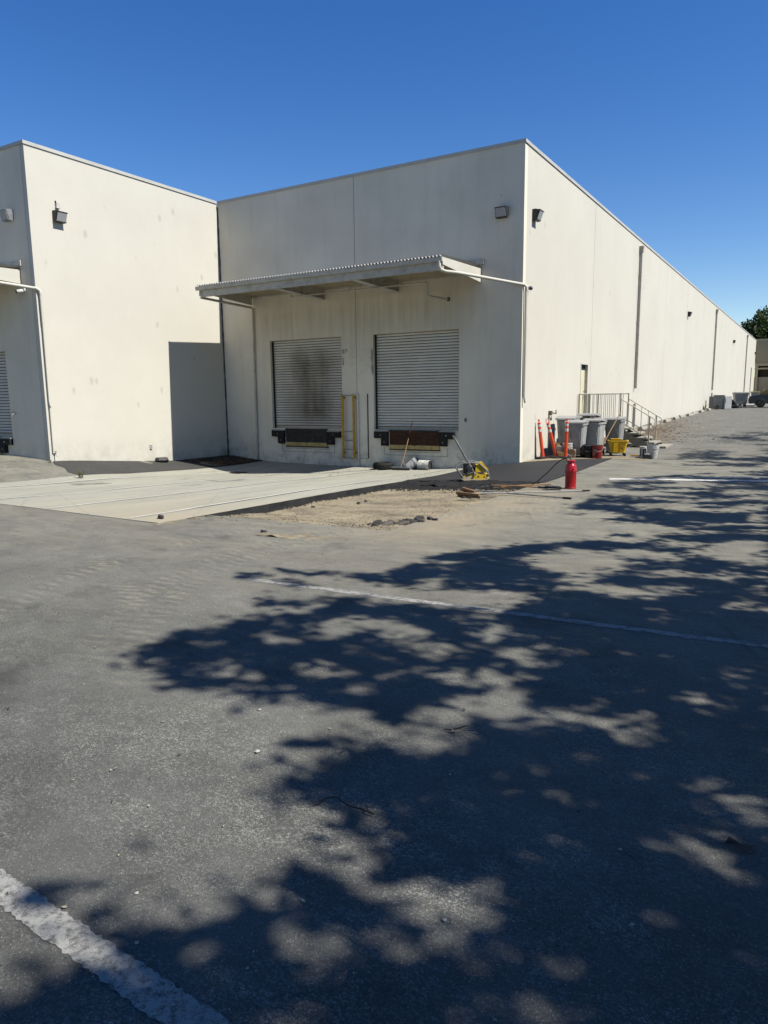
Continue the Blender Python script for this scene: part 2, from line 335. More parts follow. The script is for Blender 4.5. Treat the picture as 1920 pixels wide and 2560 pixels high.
simple('bare_steel', (.42, .42, .42), .38, .6, .2, 9, (.2, .17, .13), .4)
simple('pole_grey', (.36, .36, .35), .45, .3, .2, 9, (.16, .14, .11), .4)
simple('old_wood', (.33, .19, .085), .75, 0, .3, 12, (.14, .09, .05), .5)
simple('pale_wood', (.50, .33, .18), .75, 0, .2, 10, (.28, .17, .09), .5)
simple('cardboard', (.42, .27, .12), .85, 0, .15, 5)
simple('bag_black', (.012, .012, .013), .32, 0, .4, 6)
simple('chunk_asphalt', (.055, .053, .05), .95, 0, .4, 20, (.18, .16, .13), .6, .8)
simple('chunk_pale', (.17, .15, .12), .95, 0, .3, 20, (.12, .11, .1), .6, .8)
simple('gravel_black', (.018, .018, .018), .85, 0, .5, 25, (.06, .06, .06), .5)
simple('pebble_pale', (.52, .50, .46), .9, 0, .3, 20)
simple('pebble_sand', (.56, .50, .37), .9, 0, .3, 20)
simple('tar', (.014, .014, .014), .9, 0, .4, 40, (.05, .05, .05), .5, .6)
simple('dry_leaf', (.30, .17, .08), .85, 0, .5, 30, (.42, .33, .2), .6)
simple('twig_bark', (.06, .042, .03), .9, 0, .4, 20)
simple('straw', (.52, .45, .30), .8, 0, .25, 20)
simple('weed_green', (.12, .14, .05), .8, 0, .4, 20, (.3, .26, .13), .6)
simple('bark', (.11, .085, .065), .95, 0, .4, 8, (.05, .04, .03), .6, .8)
leaf_mat('tree_leaf', (.035, .06, .016), (.07, .10, .03)); leaf_mat('far_leaf', (.022, .045, .014), (.05, .085, .024), .15)
simple('annex_wall', (.46, .40, .285), .85, 0, .08, 1.5); simple('annex_trim', (.62, .54, .36), .8, 0, .08, 2); simple('annex_dark', (.06, .045, .025), .8)
simple('car_paint', (.006, .006, .007), .35, 0, .2, 3, None, 0, 0, .6); simple('car_blue', (.012, .05, .19), .3, 0, .2, 3)
simple('appliance_white', (.70, .71, .71), .4, 0, .06, 3, (.4, .38, .35), .3)
simple('appliance_grey', (.30, .31, .32), .5, 0, .1, 3, (.2, .19, .18), .3)
simple('roof_gravel', (.35, .34, .32), .95)

# ------------------------------------------------------------------ mesh helpers
def V(*a): return np.array(a, float)
class MB:
    def __init__(s): s.v = []; s.f = []; s.sm = False
    def add(s, vs, fs):
        o = len(s.v); s.v += [tuple(float(q) for q in p) for p in vs]; s.f += [tuple(i+o for i in f) for f in fs]; return s
    def box(s, x0, x1, y0, y1, z0, z1):
        return s.add([(x0,y0,z0),(x1,y0,z0),(x1,y1,z0),(x0,y1,z0),(x0,y0,z1),(x1,y0,z1),(x1,y1,z1),(x0,y1,z1)],
                     [(0,3,2,1),(4,5,6,7),(0,1,5,4),(1,2,6,5),(2,3,7,6),(3,0,4,7)])
    def cbox(s, c, d, rz=0, ch=0):
        """box centred at c, size d, turned rz; ch chamfers the vertical edges"""
        x, y, z = d[0]/2, d[1]/2, d[2]/2
        if ch: poly = [(-x+ch,-y),(x-ch,-y),(x,-y+ch),(x,y-ch),(x-ch,y),(-x+ch,y),(-x,y-ch),(-x,-y+ch)]
        else: poly = [(-x,-y),(x,-y),(x,y),(-x,y)]
        cs, sn = math.cos(rz), math.sin(rz)
        poly = [(c[0]+a*cs-b*sn, c[1]+a*sn+b*cs) for a, b in poly]
        return s.prism(poly, c[2]-z, c[2]+z)
    def prism(s, poly, z0, z1):
        n = len(poly); vs = [(a,b,z0) for a,b in poly]+[(a,b,z1) for a,b in poly]
        return s.add(vs, [tuple(range(n-1,-1,-1)), tuple(range(n,2*n))]+[(i,(i+1)%n,n+(i+1)%n,n+i) for i in range(n)])
    def xprism(s, poly, axis, a0, a1):
        """polygon in the two other axes, extruded along axis"""
        n = len(poly); mk = {0: lambda a,p:(a,p[0],p[1]), 1: lambda a,p:(p[0],a,p[1]), 2: lambda a,p:(p[0],p[1],a)}[axis]
        vs = [mk(a0,p) for p in poly]+[mk(a1,p) for p in poly]
        return s.add(vs, [tuple(range(n-1,-1,-1)), tuple(range(n,2*n))]+[(i,(i+1)%n,n+(i+1)%n,n+i) for i in range(n)])
    def frustum(s, c, a, b, z0, z1, ch=.0, rz=0, off=(0,0)):
        """tapered box: size a=(x,y) at z0, b at z1"""
        def ring(d, z, o):
            x, y = d[0]/2, d[1]/2
            pl = [(-x+ch,-y),(x-ch,-y),(x,-y+ch),(x,y-ch),(x-ch,y),(-x+ch,y),(-x,y-ch),(-x,-y+ch)] if ch else [(-x,-y),(x,-y),(x,y),(-x,y)]
            cs, sn = math.cos(rz), math.sin(rz)
            return [(c[0]+(p+o[0])*cs-(q+o[1])*sn, c[1]+(p+o[0])*sn+(q+o[1])*cs, z) for p, q in pl]
        r0, r1 = ring(a, z0, (0,0)), ring(b, z1, off); n = len(r0)
        return s.add(r0+r1, [tuple(range(n-1,-1,-1)), tuple(range(n,2*n))]+[(i,(i+1)%n,n+(i+1)%n,n+i) for i in range(n)])
    def tube(s, pts, r, n=8, caps=True):
        pts = [V(*p) for p in pts]; rs = r if isinstance(r, (list, tuple)) else [r]*len(pts); vs = []
        t0 = pts[1]-pts[0]; t0 = t0/np.linalg.norm(t0)
        u = np.cross(t0, V(0,0,1)) if abs(t0[2]) < .9 else np.cross(t0, V(1,0,0)); u = u/np.linalg.norm(u)
        for i, p in enumerate(pts):
            if i == 0: t = pts[1]-p
            elif i == len(pts)-1: t = p-pts[i-1]
            else:
                a = p-pts[i-1]; b = pts[i+1]-p; t = a/np.linalg.norm(a)+b/np.linalg.norm(b)
            t = t/np.linalg.norm(t); u = u-t*(u@t); u = u/np.linalg.norm(u); w_ = np.cross(t, u)
            for j in range(n):
                th = 2*PI*j/n; vs.append(p+rs[i]*(math.cos(th)*u+math.sin(th)*w_))
        fs = [(i*n+j, i*n+(j+1)%n, (i+1)*n+(j+1)%n, (i+1)*n+j) for i in range(len(pts)-1) for j in range(n)]
        if caps: fs += [tuple(range(n-1,-1,-1)), tuple((len(pts)-1)*n+j for j in range(n))]
        return s.add(vs, fs)
    def bar(s, p, q, wd, th, upv=(0,0,1)):
        """rectangular bar from p to q"""
        p, q = V(*p), V(*q); t = q-p; t = t/np.linalg.norm(t); a = np.cross(t, V(*upv)); a = a/np.linalg.norm(a); b = np.cross(a, t)
        vs = [e+sx*a*wd/2+sz*b*th/2 for e in (p, q) for sx, sz in ((-1,-1),(1,-1),(1,1),(-1,1))]
        return s.add(vs, [(3,2,1,0),(4,5,6,7),(0,1,5,4),(1,2,6,5),(2,3,7,6),(3,0,4,7)])
    def lathe(s, prof, c=(0,0,0), n=20, axis=(0,0,1), sx=1.0, caps=True):
        ax = V(*axis); ax = ax/np.linalg.norm(ax); u = np.cross(ax, V(0,1,0)) if abs(ax[1]) < .9 else np.cross(ax, V(1,0,0)); u = u/np.linalg.norm(u); w_ = np.cross(ax, u)
        c = V(*c); vs = [c+h*ax+r*(math.cos(2*PI*j/n)*u*sx+math.sin(2*PI*j/n)*w_) for r, h in prof for j in range(n)]
        fs = [(i*n+j, i*n+(j+1)%n, (i+1)*n+(j+1)%n, (i+1)*n+j) for i in range(len(prof)-1) for j in range(n)]
        if caps: fs += [tuple(range(n-1,-1,-1)), tuple((len(prof)-1)*n+j for j in range(n))]
        return s.add(vs, fs)
    def rock(s, c, r, seed, flat=.7):
        rn = random.Random(seed); vs = []
        for x,y,z in ((1,0,0),(.5,.87,0),(-.5,.87,0),(-1,0,0),(-.5,-.87,0),(.5,-.87,0)):
            q = r*rn.uniform(.6,1.1); vs.append((c[0]+x*q, c[1]+y*q, c[2]+r*flat*rn.uniform(-.1,.25)))
        vs.append((c[0]+r*rn.uniform(-.3,.3), c[1]+r*rn.uniform(-.3,.3), c[2]+r*flat*rn.uniform(.5,.9))); vs.append((c[0], c[1], c[2]-r*flat*.4))
        return s.add(vs, [(i,(i+1)%6,6) for i in range(6)]+[((i+1)%6,i,7) for i in range(6)])
    def grid(s, xs, ys, zf, keep=None):
        X, Y = np.meshgrid(xs, ys, indexing='ij'); Z = zf(X, Y); ny = len(ys)
        fs = []
        for i in range(len(xs)-1):
            for j in range(ny-1):
                if keep is None or keep((xs[i]+xs[i+1])/2, (ys[j]+ys[j+1])/2): fs.append((i*ny+j,(i+1)*ny+j,(i+1)*ny+j+1,i*ny+j+1))
        return s.add(list(zip(X.ravel(), Y.ravel(), Z.ravel())), fs)
    def mesh(s, name, mat, smooth=False):
        me = bpy.data.meshes.new(name); me.from_pydata(s.v, [], s.f); me.update()
        if mat: me.materials.append(MATS[mat])
        if smooth:
            me.polygons.foreach_set('use_smooth', [True]*len(me.polygons))
            try: me.set_sharp_from_angle(angle=R(40))
            except Exception: pass
        return me
    def obj(s, name, mat, parent=None, smooth=False, loc=None, rot=None):
        o = bpy.data.objects.new(name, s.mesh(name, mat, smooth)); COL.objects.link(o)
        if loc is not None: o.location = loc
        if rot is not None: o.rotation_euler = rot
        if parent: o.parent = parent
        return o
def inst(name, me, parent=None, loc=(0,0,0), rot=(0,0,0), scale=(1,1,1)):
    o = bpy.data.objects.new(name, me); COL.objects.link(o); o.location = loc; o.rotation_euler = rot; o.scale = scale
    if parent: o.parent = parent
    return o
def tag(o, label, cat, group=None):
    o['label'] = label; o['category'] = cat
    if group: o['group'] = group
    return o
def struct(o): o['kind'] = 'structure'; return o
def stuff(o, label=None, cat=None):
    o['kind'] = 'stuff'
    if label: o['label'] = label; o['category'] = cat
    return o
def thing(name, label, cat, loc=(0,0,0), rz=0, group=None, rot=None):
    o = bpy.data.objects.new(name, None); COL.objects.link(o); o.location = loc; o.rotation_euler = rot if rot else (0,0,rz); o.empty_display_size = .2
    return tag(o, label, cat, group)
def g(x, y, dz=0): return (x, y, gzf(x, y)+dz)

# ================================================================== GROUND
def lines(a, b, fine0, fine1, fs, cs, extra=()):
    L = list(np.arange(fine0, fine1+1e-6, fs))+list(np.arange(a, fine0, cs))+list(np.arange(fine1+cs, b+1e-6, cs))+list(extra)
    L = sorted(set(round(float(q), 4) for q in L)); out = [L[0]]
    for q in L[1:]:
        if q-out[-1] > .02: out.append(q)
        elif q in [round(e, 4) for e in extra]: out[-1] = q
    return np.array(out)
TX0, TX1, TY0, TY1 = -1.5, 2.08, -11.0, -3.9
xs = lines(-28, 24, -12, 9, .25, 1.0, (TX0, TX1, -1500, -400, -120, -60, 40, 80, 200, 500, 1500))
ys = lines(-30, 92, -20, 4, .25, 1.0, (TY0, TY1, -1500, -400, -120, -60, 120, 200, 500, 1500))
lot = MB().grid(xs, ys, lambda X, Y: gz(X, Y)+.006*fbm(X, Y, 1.1, 3)*(np.abs(X) < 30),
                lambda x, y: not (TX0 < x < TX1 and TY0 < y < TY1)).obj('parking_lot', 'weathered_asphalt', smooth=True)
struct(lot)
# cut edge of the old asphalt along the trench
n = 60; mb = MB(); yy = np.linspace(TY0, TY1, n); zz = gz(np.full(n, TX1), yy)+.006*fbm(np.full(n, TX1), yy, 1.1, 3)
mb.add([(TX1, a, b) for a, b in zip(yy, zz)]+[(TX1+.012*math.sin(a*9), a, b-.16) for a, b in zip(yy, zz)], [(i, i+1, n+i+1, n+i) for i in range(n-1)])
struct(mb.obj('cut_edge', 'patched_asphalt'))

def trench_z(X, Y):
    d = .12*np.clip((Y+11.3)/1.6, 0, 1)*(.35+.65*np.clip((TX1-X)/1.6, 0, 1))
    nz = .014*fbm(X, Y, 2.6, 11, 5)+.004*fbm(X, Y, 14, 12, 3)+.006*np.sin(22*X+3*np.sin(.8*Y))*np.clip(fbm(X, Y, 1.2, 14), 0, 1)
    edge = np.clip((-10.9-Y)/.7, 0, 1)
    return gz(X, Y)-d+nz*(1+1.2*edge)+.014*edge*(1-edge)-.022*edge+.012*np.exp(-((X-TX0)/.3)**2)
struct(MB().grid(np.arange(TX0-.02, TX1+.05, .045), np.arange(-12.2, TY1+.3, .05), trench_z).obj('dirt_trench', 'trench_dirt', smooth=True))

def columns(xs, yb, yt, dz, ny, extra=None):
    """sheet over columns of x between two y curves, laid dz above the ground"""
    mb = MB(); vs = []
    for x in xs:
        for t in np.linspace(0, 1, ny): vs.append((x, yb(x)+(yt(x)-yb(x))*t))
    A = np.array(vs); Z = gz(A[:, 0], A[:, 1])+dz
    if extra is not None: Z = Z+extra(A[:, 0], A[:, 1])
    nx = len(xs)
    return mb.add([(a, b, c) for (a, b), c in zip(vs, Z)], [(i*ny+j, (i+1)*ny+j, (i+1)*ny+j+1, i*ny+j+1) for i in range(nx-1) for j in range(ny-1)])
bot = lambda x: -4.25+.10*math.sin(x*3.1)+.06*math.sin(x*8.3+1)+.03*math.sin(x*21)
top = lambda x: -.012 if x < 0 else min(2.05, .98*x)
struct(columns(np.arange(TX0, 2.2, .06), bot, top, .014, 40, lambda X, Y: .004*fbm(X, Y, 1.7, 5)).obj('fresh_asphalt_patch', 'fresh_asphalt', smooth=True))
struct(columns(np.arange(TX0, 2.09, .05), lambda x: bot(x)-.34-.1*math.sin(x*4.3+.5)-.04*math.sin(x*17), lambda x: bot(x)+.03, 0, 12, lambda X, Y: trench_z(X, Y)-gz(X, Y)+(.016+.012*fbm(X, Y, 17, 44, 3)-trench_z(X, Y)+gz(X, Y))*np.clip((Y-np.array([bot(q)-.36 for q in X]))/.34, 0, 1)**.6+.004).obj('patch_edge_bank', 'tar', smooth=True))
# sandy strip between the patch and the long wall
struct(columns(np.arange(.02, 3.2, .08), lambda x: min(2.0, .96*x)-.02, lambda x: min(2.0, .96*x)+.35+.45*(1 if x > .3 else x/.3)+.1*math.sin(x*4), .009, 14, lambda X, Y: .004*fbm(X, Y, 6, 8)).obj('sandy_strip', 'trench_dirt', smooth=True))
struct(columns(np.arange(-11.335, -9.6, .08), lambda x: -7.2-.26*(x+11.34)+.05*math.sin(x*7), lambda x: -2.25+.12*math.sin(x*5), .008, 30).obj('asphalt_strip', 'patched_asphalt', smooth=True))
struct(columns(np.arange(-11.33, -9.62, .07), lambda x: -2.32+.1*math.sin(x*5+1), lambda x: -.005, .014, 30, lambda X, Y: .022*fbm(X, Y, 4, 21)*(np.abs(X+10.5) < .8)).obj('soil_bed', 'soil', smooth=True))

# concrete apron: slabs with open joints
apron = struct(thing('concrete_apron', 'pale concrete truck apron sloping down to the two dock doors', 'apron', (0, 0, 0)))
del apron['category']
def slab(x0, x1, y0, y1, dz=.008, thick=.14):
    xs = np.linspace(x0, x1, max(2, int((x1-x0)/.22))); ys = np.linspace(y0, y1, max(2, int((y1-y0)/.22)))
    mb = MB().grid(xs, ys, lambda X, Y: gz(X, Y)+dz)
    per = [(x, y0) for x in xs]+[(x1, y) for y in ys[1:]]+[(x, y1) for x in xs[::-1][1:]]+[(x0, y) for y in ys[::-1][1:-1]]
    P = np.array(per); Z = gz(P[:, 0], P[:, 1])+dz; n = len(per)
    return mb.add([(a, b, c) for (a, b), c in zip(per, Z)]+[(a, b, c-thick) for (a, b), c in zip(per, Z)], [(i, n+i, n+(i+1) % n, (i+1) % n) for i in range(n)])
ax_ = [-9.6, -6.95, -4.25, -1.5]; ay_ = [-12.08, -8.1, -4.2, -.012]
for i in range(3):
    for j in range(3):
        slab(ax_[i]+.003, ax_[i+1]-.003, ay_[j]+.003, ay_[j+1]-(.003 if j < 2 else 0)).obj('slab', 'apron_concrete', apron)
def strip(p, q, wd, dz, mat, name='painted_line', ragged=.006, seg=.15):
    p, q = V(*p), V(*q); L = np.linalg.norm(q-p); t = (q-p)/L; nrm = V(-t[1], t[0]); n = max(2, int(L/seg)); a = []; b = []
    for i in range(n+1):
        c = p+t*L*i/n; a.append(c+nrm*(wd/2+random.uniform(-ragged, ragged))); b.append(c-nrm*(wd/2+random.uniform(-ragged, ragged)))
    A = np.array(a+b); Z = gz(A[:, 0], A[:, 1])+dz+.006*fbm(A[:, 0], A[:, 1], 1.1, 3)
    return struct(MB().add([(x, y, z) for (x, y), z in zip(A, Z)], [(i, i+1, n+1+i+1, n+1+i) for i in range(n)]).obj(name, mat))
for x, y1 in ((-2.25, -.4), (-4.38, -.5), (-6.45, -.5), (-8.75, -.6)): strip((x-.02, -12.0), (x, y1), .075, .018, 'lane_line')
strip((2.35, -14.31), (14, -13.65), .10, .003, 'white_line', ragged=.01, seg=.06); strip((-3, -18.01), (14, -18.9), .112, .003, 'near_line', ragged=.007, seg=.018)
strip((3.3, -3.05), (9, -1.75), .26, .006, 'far_line'); strip((4.6, -2.1), (10, -.9), .14, .006, 'far_line')
for i in range(14): strip((.7, 9.6+2.7*i), (5.6, 9.75+2.7*i), .1, .0045, 'white_line', seg=.5)
# drain grate in the low point of the dock
dg = thing('drain_grate', 'black slotted drain grate at the low corner of the concrete apron', 'drain', g(-8.55, -2.72, .012), .05)
mb = MB()
for a in (-.22, .22): mb.box(-.3, .3, a-.02, a+.02, 0, .012)
for a in (-.3, .3): mb.box(a-.02, a+.02, -.24, .24, 0, .013)
mb.obj('grate_frame', 'black_steel', dg)
bm_ = MB().box(-.012, .012, -.2, .2, 0, .01).mesh('grate_bar', 'black_steel')
for i in range(9): inst('grate_bar', bm_, dg, (-.24+.06*i, 0, 0))

# ================================================================== WAREHOUSE
H = 8.8; WX = -11.34; DY = -7.24; BL = 87.6; ZB = -.9; PT = 8.715
wh = thing('warehouse', 'cream concrete tilt-up warehouse with two dock doors and a long sunlit side wall', 'warehouse')
def panel_y(x0, x1, y0, y1, holes, mat, zb=ZB, zt=PT):
    """panel in an XZ plane with rectangular holes (hx0,hx1,hz0,hz1)"""
    mb = MB()
    if not holes: return mb.box(x0, x1, y0, y1, zb, zt).obj('wall_panel', mat, wh)
    hs = sorted(holes); h = hs[0]
    mb.box(x0, h[0], y0, y1, zb, zt); mb.box(h[1], x1, y0, y1, zb, zt); mb.box(h[0], h[1], y0, y1, h[3], zt); mb.box(h[0], h[1], y0, y1, zb, h[2])
    return mb.obj('wall_panel', mat, wh)
# dock wall
panel_y(WX+.005, -5.597, 0, .22, [(-9.17, -6.17, .9, 3.9)], 'dock_wall'); panel_y(-5.580, 0, 0, .22, [(-4.95, -1.95, .9, 3.9)], 'dock_wall')
MB().box(-5.62, -5.56, .02, .06, ZB, PT).obj('joint_sealant', 'stair_steel', wh)
# long side wall
npan = 12; pw = BL/npan; holes = {0: (6.0, 6.95, .89, 3.06), 11: (81.6, 82.8, 1.42, 5.1)}
for i in range(npan):
    y0, y1 = i*pw+(.222 if i == 0 else .008), (i+1)*pw-.008
    mb = MB()
    if i in holes:
        a, b, c, d = holes[i]; mb.box(-.22, 0, y0, a, ZB, PT).box(-.22, 0, b, y1, ZB, PT).box(-.22, 0, a, b, d, PT).box(-.22, 0, a, b, ZB, c)
    else: mb.box(-.22, 0, y0, y1, ZB, PT)
    mb.obj('wall_panel', 'cream_wall_long', wh)
    if i: MB().box(-.06, -.018, i*pw-.03, i*pw+.03, ZB, PT).obj('joint_sealant', 'stair_steel', wh)
# left wing
MB().box(WX-.15, WX, DY, -.003, ZB, PT).obj('wall_panel', 'cream_wall', wh)
panel_y(-18.6, WX-.165, DY, DY+.22, [(-16.05, -13.05, .9, 3.38)], 'dock_wall')
MB().box(WX-.20, WX-.12, DY+.02, DY+.06, ZB, PT).obj('joint_sealant', 'stair_steel', wh)
panel_y(-30, -18.615, DY, DY+.22, [], 'dock_wall')
MB().box(-30, -29.8, DY+.22, 40, ZB, PT).obj('wall_panel', 'cream_wall', wh)
MB().box(-29.8, -.22, BL-.2, BL, ZB, PT).obj('wall_panel', 'cream_wall', wh)
MB().box(-29.8, WX-.16, DY+.23, .3, 8.25, 8.4).box(-29.8, -.23, .31, BL-.21, 8.25, 8.4).obj('roof', 'roof_gravel', wh)
# metal coping in lengths
def coping(p0, p1, out, name='coping'):
    """L-shaped cap along the top edge; out = outward unit vector"""
    p0, p1 = V(*p0), V(*p1); L = np.linalg.norm(p1-p0); t = (p1-p0)/L; n = max(1, round(L/3.65)); o = V(*out)
    for i in range(n):
        a = p0+t*(L*i/n+.004); b = p0+t*(L*(i+1)/n-.004)
        mb = MB(); prof = [(.028, .03), (.028, .12), (-.26, .12), (-.26, .04), (.015, .04), (.015, .03)]
        vs = [(e[0]+o[0]*q, e[1]+o[1]*q, H-.12+h) for e in (a, b) for q, h in prof]; m_ = len(prof)
        mb.add(vs, [tuple(range(m_)), tuple(range(2*m_-1, m_-1, -1))]+[(k_, m_+k_, m_+(k_+1) % m_, (k_+1) % m_) for k_ in range(m_)])
        mb.obj(name, 'coping_metal', wh)
coping((WX+.04, 0), (.035, 0), (0, -1)); coping((0, 0.0), (0, BL), (1, 0)); coping((WX, DY-.035), (WX, -.04), (1, 0)); coping((-30, DY), (WX-.0, DY), (0, -1))

# roller doors made of separate slats
def roller_door(x0, x1, z0, z1, yf, mat, nslat, label):
    d = thing('roller_door', label, 'x', (x0, yf, z0)); del d['category']; d.parent = wh
    W_ = x1-x0; h = (z1-z0-.09)/nslat
    pr = [(-.014, h*.13), (-.034, h*.36), (-.040, h*.55), (-.034, h*.74), (-.014, h*.94)]
    mb = MB(); m_ = len(pr); vs = [(a, q, zz) for a in (.0, W_) for q, zz in pr]
    mb.add(vs, [(k_, k_+1, m_+k_+1, m_+k_) for k_ in range(m_-1)]); me = mb.mesh('slat', mat)
    for i in range(nslat): inst('slat', me, d, (0, random.uniform(-.0015, .0015), .09+i*h))
    MB().box(.0, W_, -.05, .0, 0, .085).obj('bottom_bar', 'bare_steel', d)
    for gx in (0, W_-.045): MB().box(gx, gx+.045, -.09, -.045, .01, z1-z0-.01).obj('door_guide', 'black_steel', d)
    MB().box(.0, W_, .014, .06, .0, z1-z0).obj('door_backing', 'stair_steel', d)
    return d
roller_door(-9.17, -6.17, .9, 3.9, .19, 'door_stained', 33, 'roller door with dark brown smear across its middle')
roller_door(-4.95, -1.95, .9, 3.9, .19, 'door_grey', 33, 'clean grey roller door nearest the corner')
roller_door(-16.05, -13.05, .9, 3.38, DY+.19, 'door_grey', 27, 'roller door cut off by the left picture edge')

# dock levellers and bumpers
def leveller(xa, xb, ztop, mat, yb=0.0):
    d = thing('dock_leveller', 'folded steel dock leveller lip below the roller door', 'x', (0, 0, 0)); del d['category']; d.parent = wh
    MB().box(xa, xb, yb-.035, yb+.0-.003, .43, ztop).obj('lip_plate', mat, d)
    sm = MB().xprism([(-.011, 0), (0, -.006), (.011, 0), (0, .006)], 1, -.004, .0).mesh('stud', 'bare_steel')
    MB().box(xa-.02, xb+.02, yb-.05, yb-.003, ztop-.002, .898).obj('hinge_bar', 'black_steel', d)
    yb_ = MB().box(xa+.01, xb+.01, yb-.045, yb-.004, .30, .425).obj('lip_keeper', 'dock_yellow', d)
    MB().box(xa-.01, xb+.03, yb-.05, yb-.003, .262, .298).obj('keeper_shadow_strip', 'black_steel', d)  # black bar drawn as the shadow line below the yellow keeper
    MB().xprism([(a*.035+(xa+xb)/2+.02, .425+b*.035) for a, b in ((-1, 0), (-.8, -.6), (-.2, -1), (.3, -1), (.85, -.6), (1, 0))], 1, yb-.049, yb-.046).obj('keeper_notch', 'black_steel', yb_)
    # diamond tread of the plate: raised lugs as one piece
    tr = MB()
    for i in range(int((xb-xa)/.045)):
        for j in range(int((ztop-.45)/.045)):
            cx, cz = xa+.03+i*.045, .455+j*.045; s = 1 if (i+j) % 2 else -1
            tr.add([(cx-.013, yb-.036, cz-.006*s), (cx+.013, yb-.036, cz+.006*s), (cx+.010, yb-.040, cz+.012*s), (cx-.016, yb-.040, cz)], [(0, 1, 2, 3)])
    o = tr.obj('tread_lugs', mat, d); o['kind'] = 'stuff'
    return d
def bumper(x0, x1, z0, z1, leg, yb=0.0, label=None):
    """L-shaped laminated rubber bumper; leg = (lx0,lx1,lz) dropping below"""
    d = thing('dock_bumper', label or 'black rubber dock bumper', 'x', (0, 0, 0)); del d['category']; d.parent = wh
    if not label: del d['label']
    lx0, lx1, lz = leg
    MB().box(x0, x1, yb-.11, yb-.004, z0, z1).obj('rubber_block', 'rubber', d)
    MB().box(lx0, lx1, yb-.105, yb-.004, lz, z0-.004).obj('rubber_leg', 'rubber', d)
    MB().box(x0-.01, x1+.01, yb-.09, yb-.003, z1+.002, z1+.035).obj('cap_angle', 'stair_concrete', d)
    bme = MB().lathe([(.018, 0), (.018, .012), (.008, .016)], (0, 0, 0), 8, (0, -1, 0)).mesh('bolt', 'bare_steel')
    for bx, bz, yo in (((x0+x1)/2, (z0+z1)/2, .11), ((lx0+lx1)/2, (lz+z0)/2, .105)): inst('bolt', bme, d, (bx, yb-yo, bz))
    return d
leveller(-8.56, -6.80, .86, 'black_steel'); leveller(-4.35, -2.59, .86, 'rust_steel'); leveller(-15.5, -13.65, .86, 'black_steel', DY)
bumper(-9.15, -8.6, .61, .82, (-8.88, -8.62, .37)); bumper(-6.78, -6.24, .61, .80, (-6.78, -6.5, .37))
bumper(-4.90, -4.4, .63, .84, (-4.64, -4.4, .39)); bumper(-2.57, -2.07, .64, .85, (-2.55, -2.31, .42)); bumper(-13.6, -13.05, .66, .84, (-13.6, -13.33, .42), DY)
hz = MB()
for i in range(7): hz.xprism([(-6.76+i*.075, .838), (-6.72+i*.075, .838), (-6.685+i*.075, .882), (-6.725+i*.075, .882)], 1, -.096, -.0935)
hz.obj('hazard_stripe', 'dock_yellow', wh)
# scored repair outline below each leveller (thin joint lines)
for xa, xb in ((-8.77, -6.53), (-4.58, -2.31)):
    MB().box(xa-.006, xa+.006, -.004, -.001, .1, .36).box(xb-.006, xb+.006, -.004, -.001, .1, .36).box(xa+.006, xb-.006, -.004, -.001, .094, .106).box(xa+.22, xb-.2, -.004, -.001, .205, .215).obj('repair_joint', 'stair_steel', wh)
# spalled jamb edges
def spall(cx, cz, wd, hh, seed, y=-.003):
    rn = random.Random(seed); n = 18; pts = []
    for i in range(n):
        th = 2*PI*i/n; q = rn.uniform(.6, 1.0); pts.append((cx+wd*q*math.cos(th), cz+hh*q*math.sin(th)))
    MB().xprism(pts, 1, y, -.0008).obj('spalled_patch', 'stair_concrete', wh)
spall(-5.0, 3.25, .06, .28, 1); spall(-4.99, 2.85, .05, .25, 2); spall(-6.09, 3.42, .07, .10, 3); spall(-6.11, 3.1, .04, .2, 4); spall(-5.97, 3.45, .05, .06, 5)
# personnel door
pd = thing('personnel_door', 'pale yellow steel personnel door at the top of the steps', 'x', (0, 0, 0)); del pd['category']; pd.parent = wh
MB().box(-.14, -.10, 6.05, 6.90, .90, 2.82).obj('door_leaf', 'door_paint', pd); MB().box(-.15, -.09, 6.05, 6.90, 2.83, 3.0).obj('lintel_shadow', 'seal_dark', pd)  # dark strip above the leaf is the shadow under the lintel, as colour
MB().box(-.16, .012, 6.0, 6.045, .89, 3.06).box(-.16, .012, 6.905, 6.95, .89, 3.06).box(-.16, .012, 6.045, 6.905, 3.01, 3.06).obj('door_frame', 'white_paint', pd)
MB().lathe([(.02, 0), (.02, .05), (.035, .06), (.03, .09)], (-.10, 6.82, 1.9), 10, (1, 0, 0)).lathe([(.025, 0), (.025, .02)], (-.10, 6.82, 2.06), 10, (1, 0, 0)).obj('door_handle', 'bare_steel', pd)
fd = thing('service_door', 'tall narrow door at the far end of the long wall', 'x', (0, 0, 0)); del fd['category']; fd.parent = wh
MB().box(-.16, -.11, 81.65, 82.75, 1.42, 5.05).obj('door_leaf', 'annex_wall', fd)
MB().box(-.16, .02, 81.6, 81.645, 1.42, 5.1).box(-.16, .02, 82.755, 82.8, 1.42, 5.1).obj('door_frame', 'white_paint', fd)
# downspouts on the long wall
for y in (14.85, 43.4, 72.9):
    d = thing('downspout', 'square painted downspout with a scupper box', 'x', (0, y, 0)); del d['category']; d.parent = wh
    z0 = gzf(0, y)
    MB().frustum((.09, 0), (.16, .18), (.2, .30), 8.22, 8.46, 0).obj('scupper_box', 'canopy_paint', d)
    MB().box(.02, .13, -.06, .06, 2.2, 8.22).obj('pipe', 'canopy_paint', d); MB().box(.02, .12, -.05, .05, z0-.1, z0+1.15).obj('lower_pipe', 'canopy_paint', d)
    for z in (3.2, 5.2, 7.2): MB().box(.004, .135, -.085, .085, z, z+.04).obj('pipe_strap', 'canopy_paint', d)
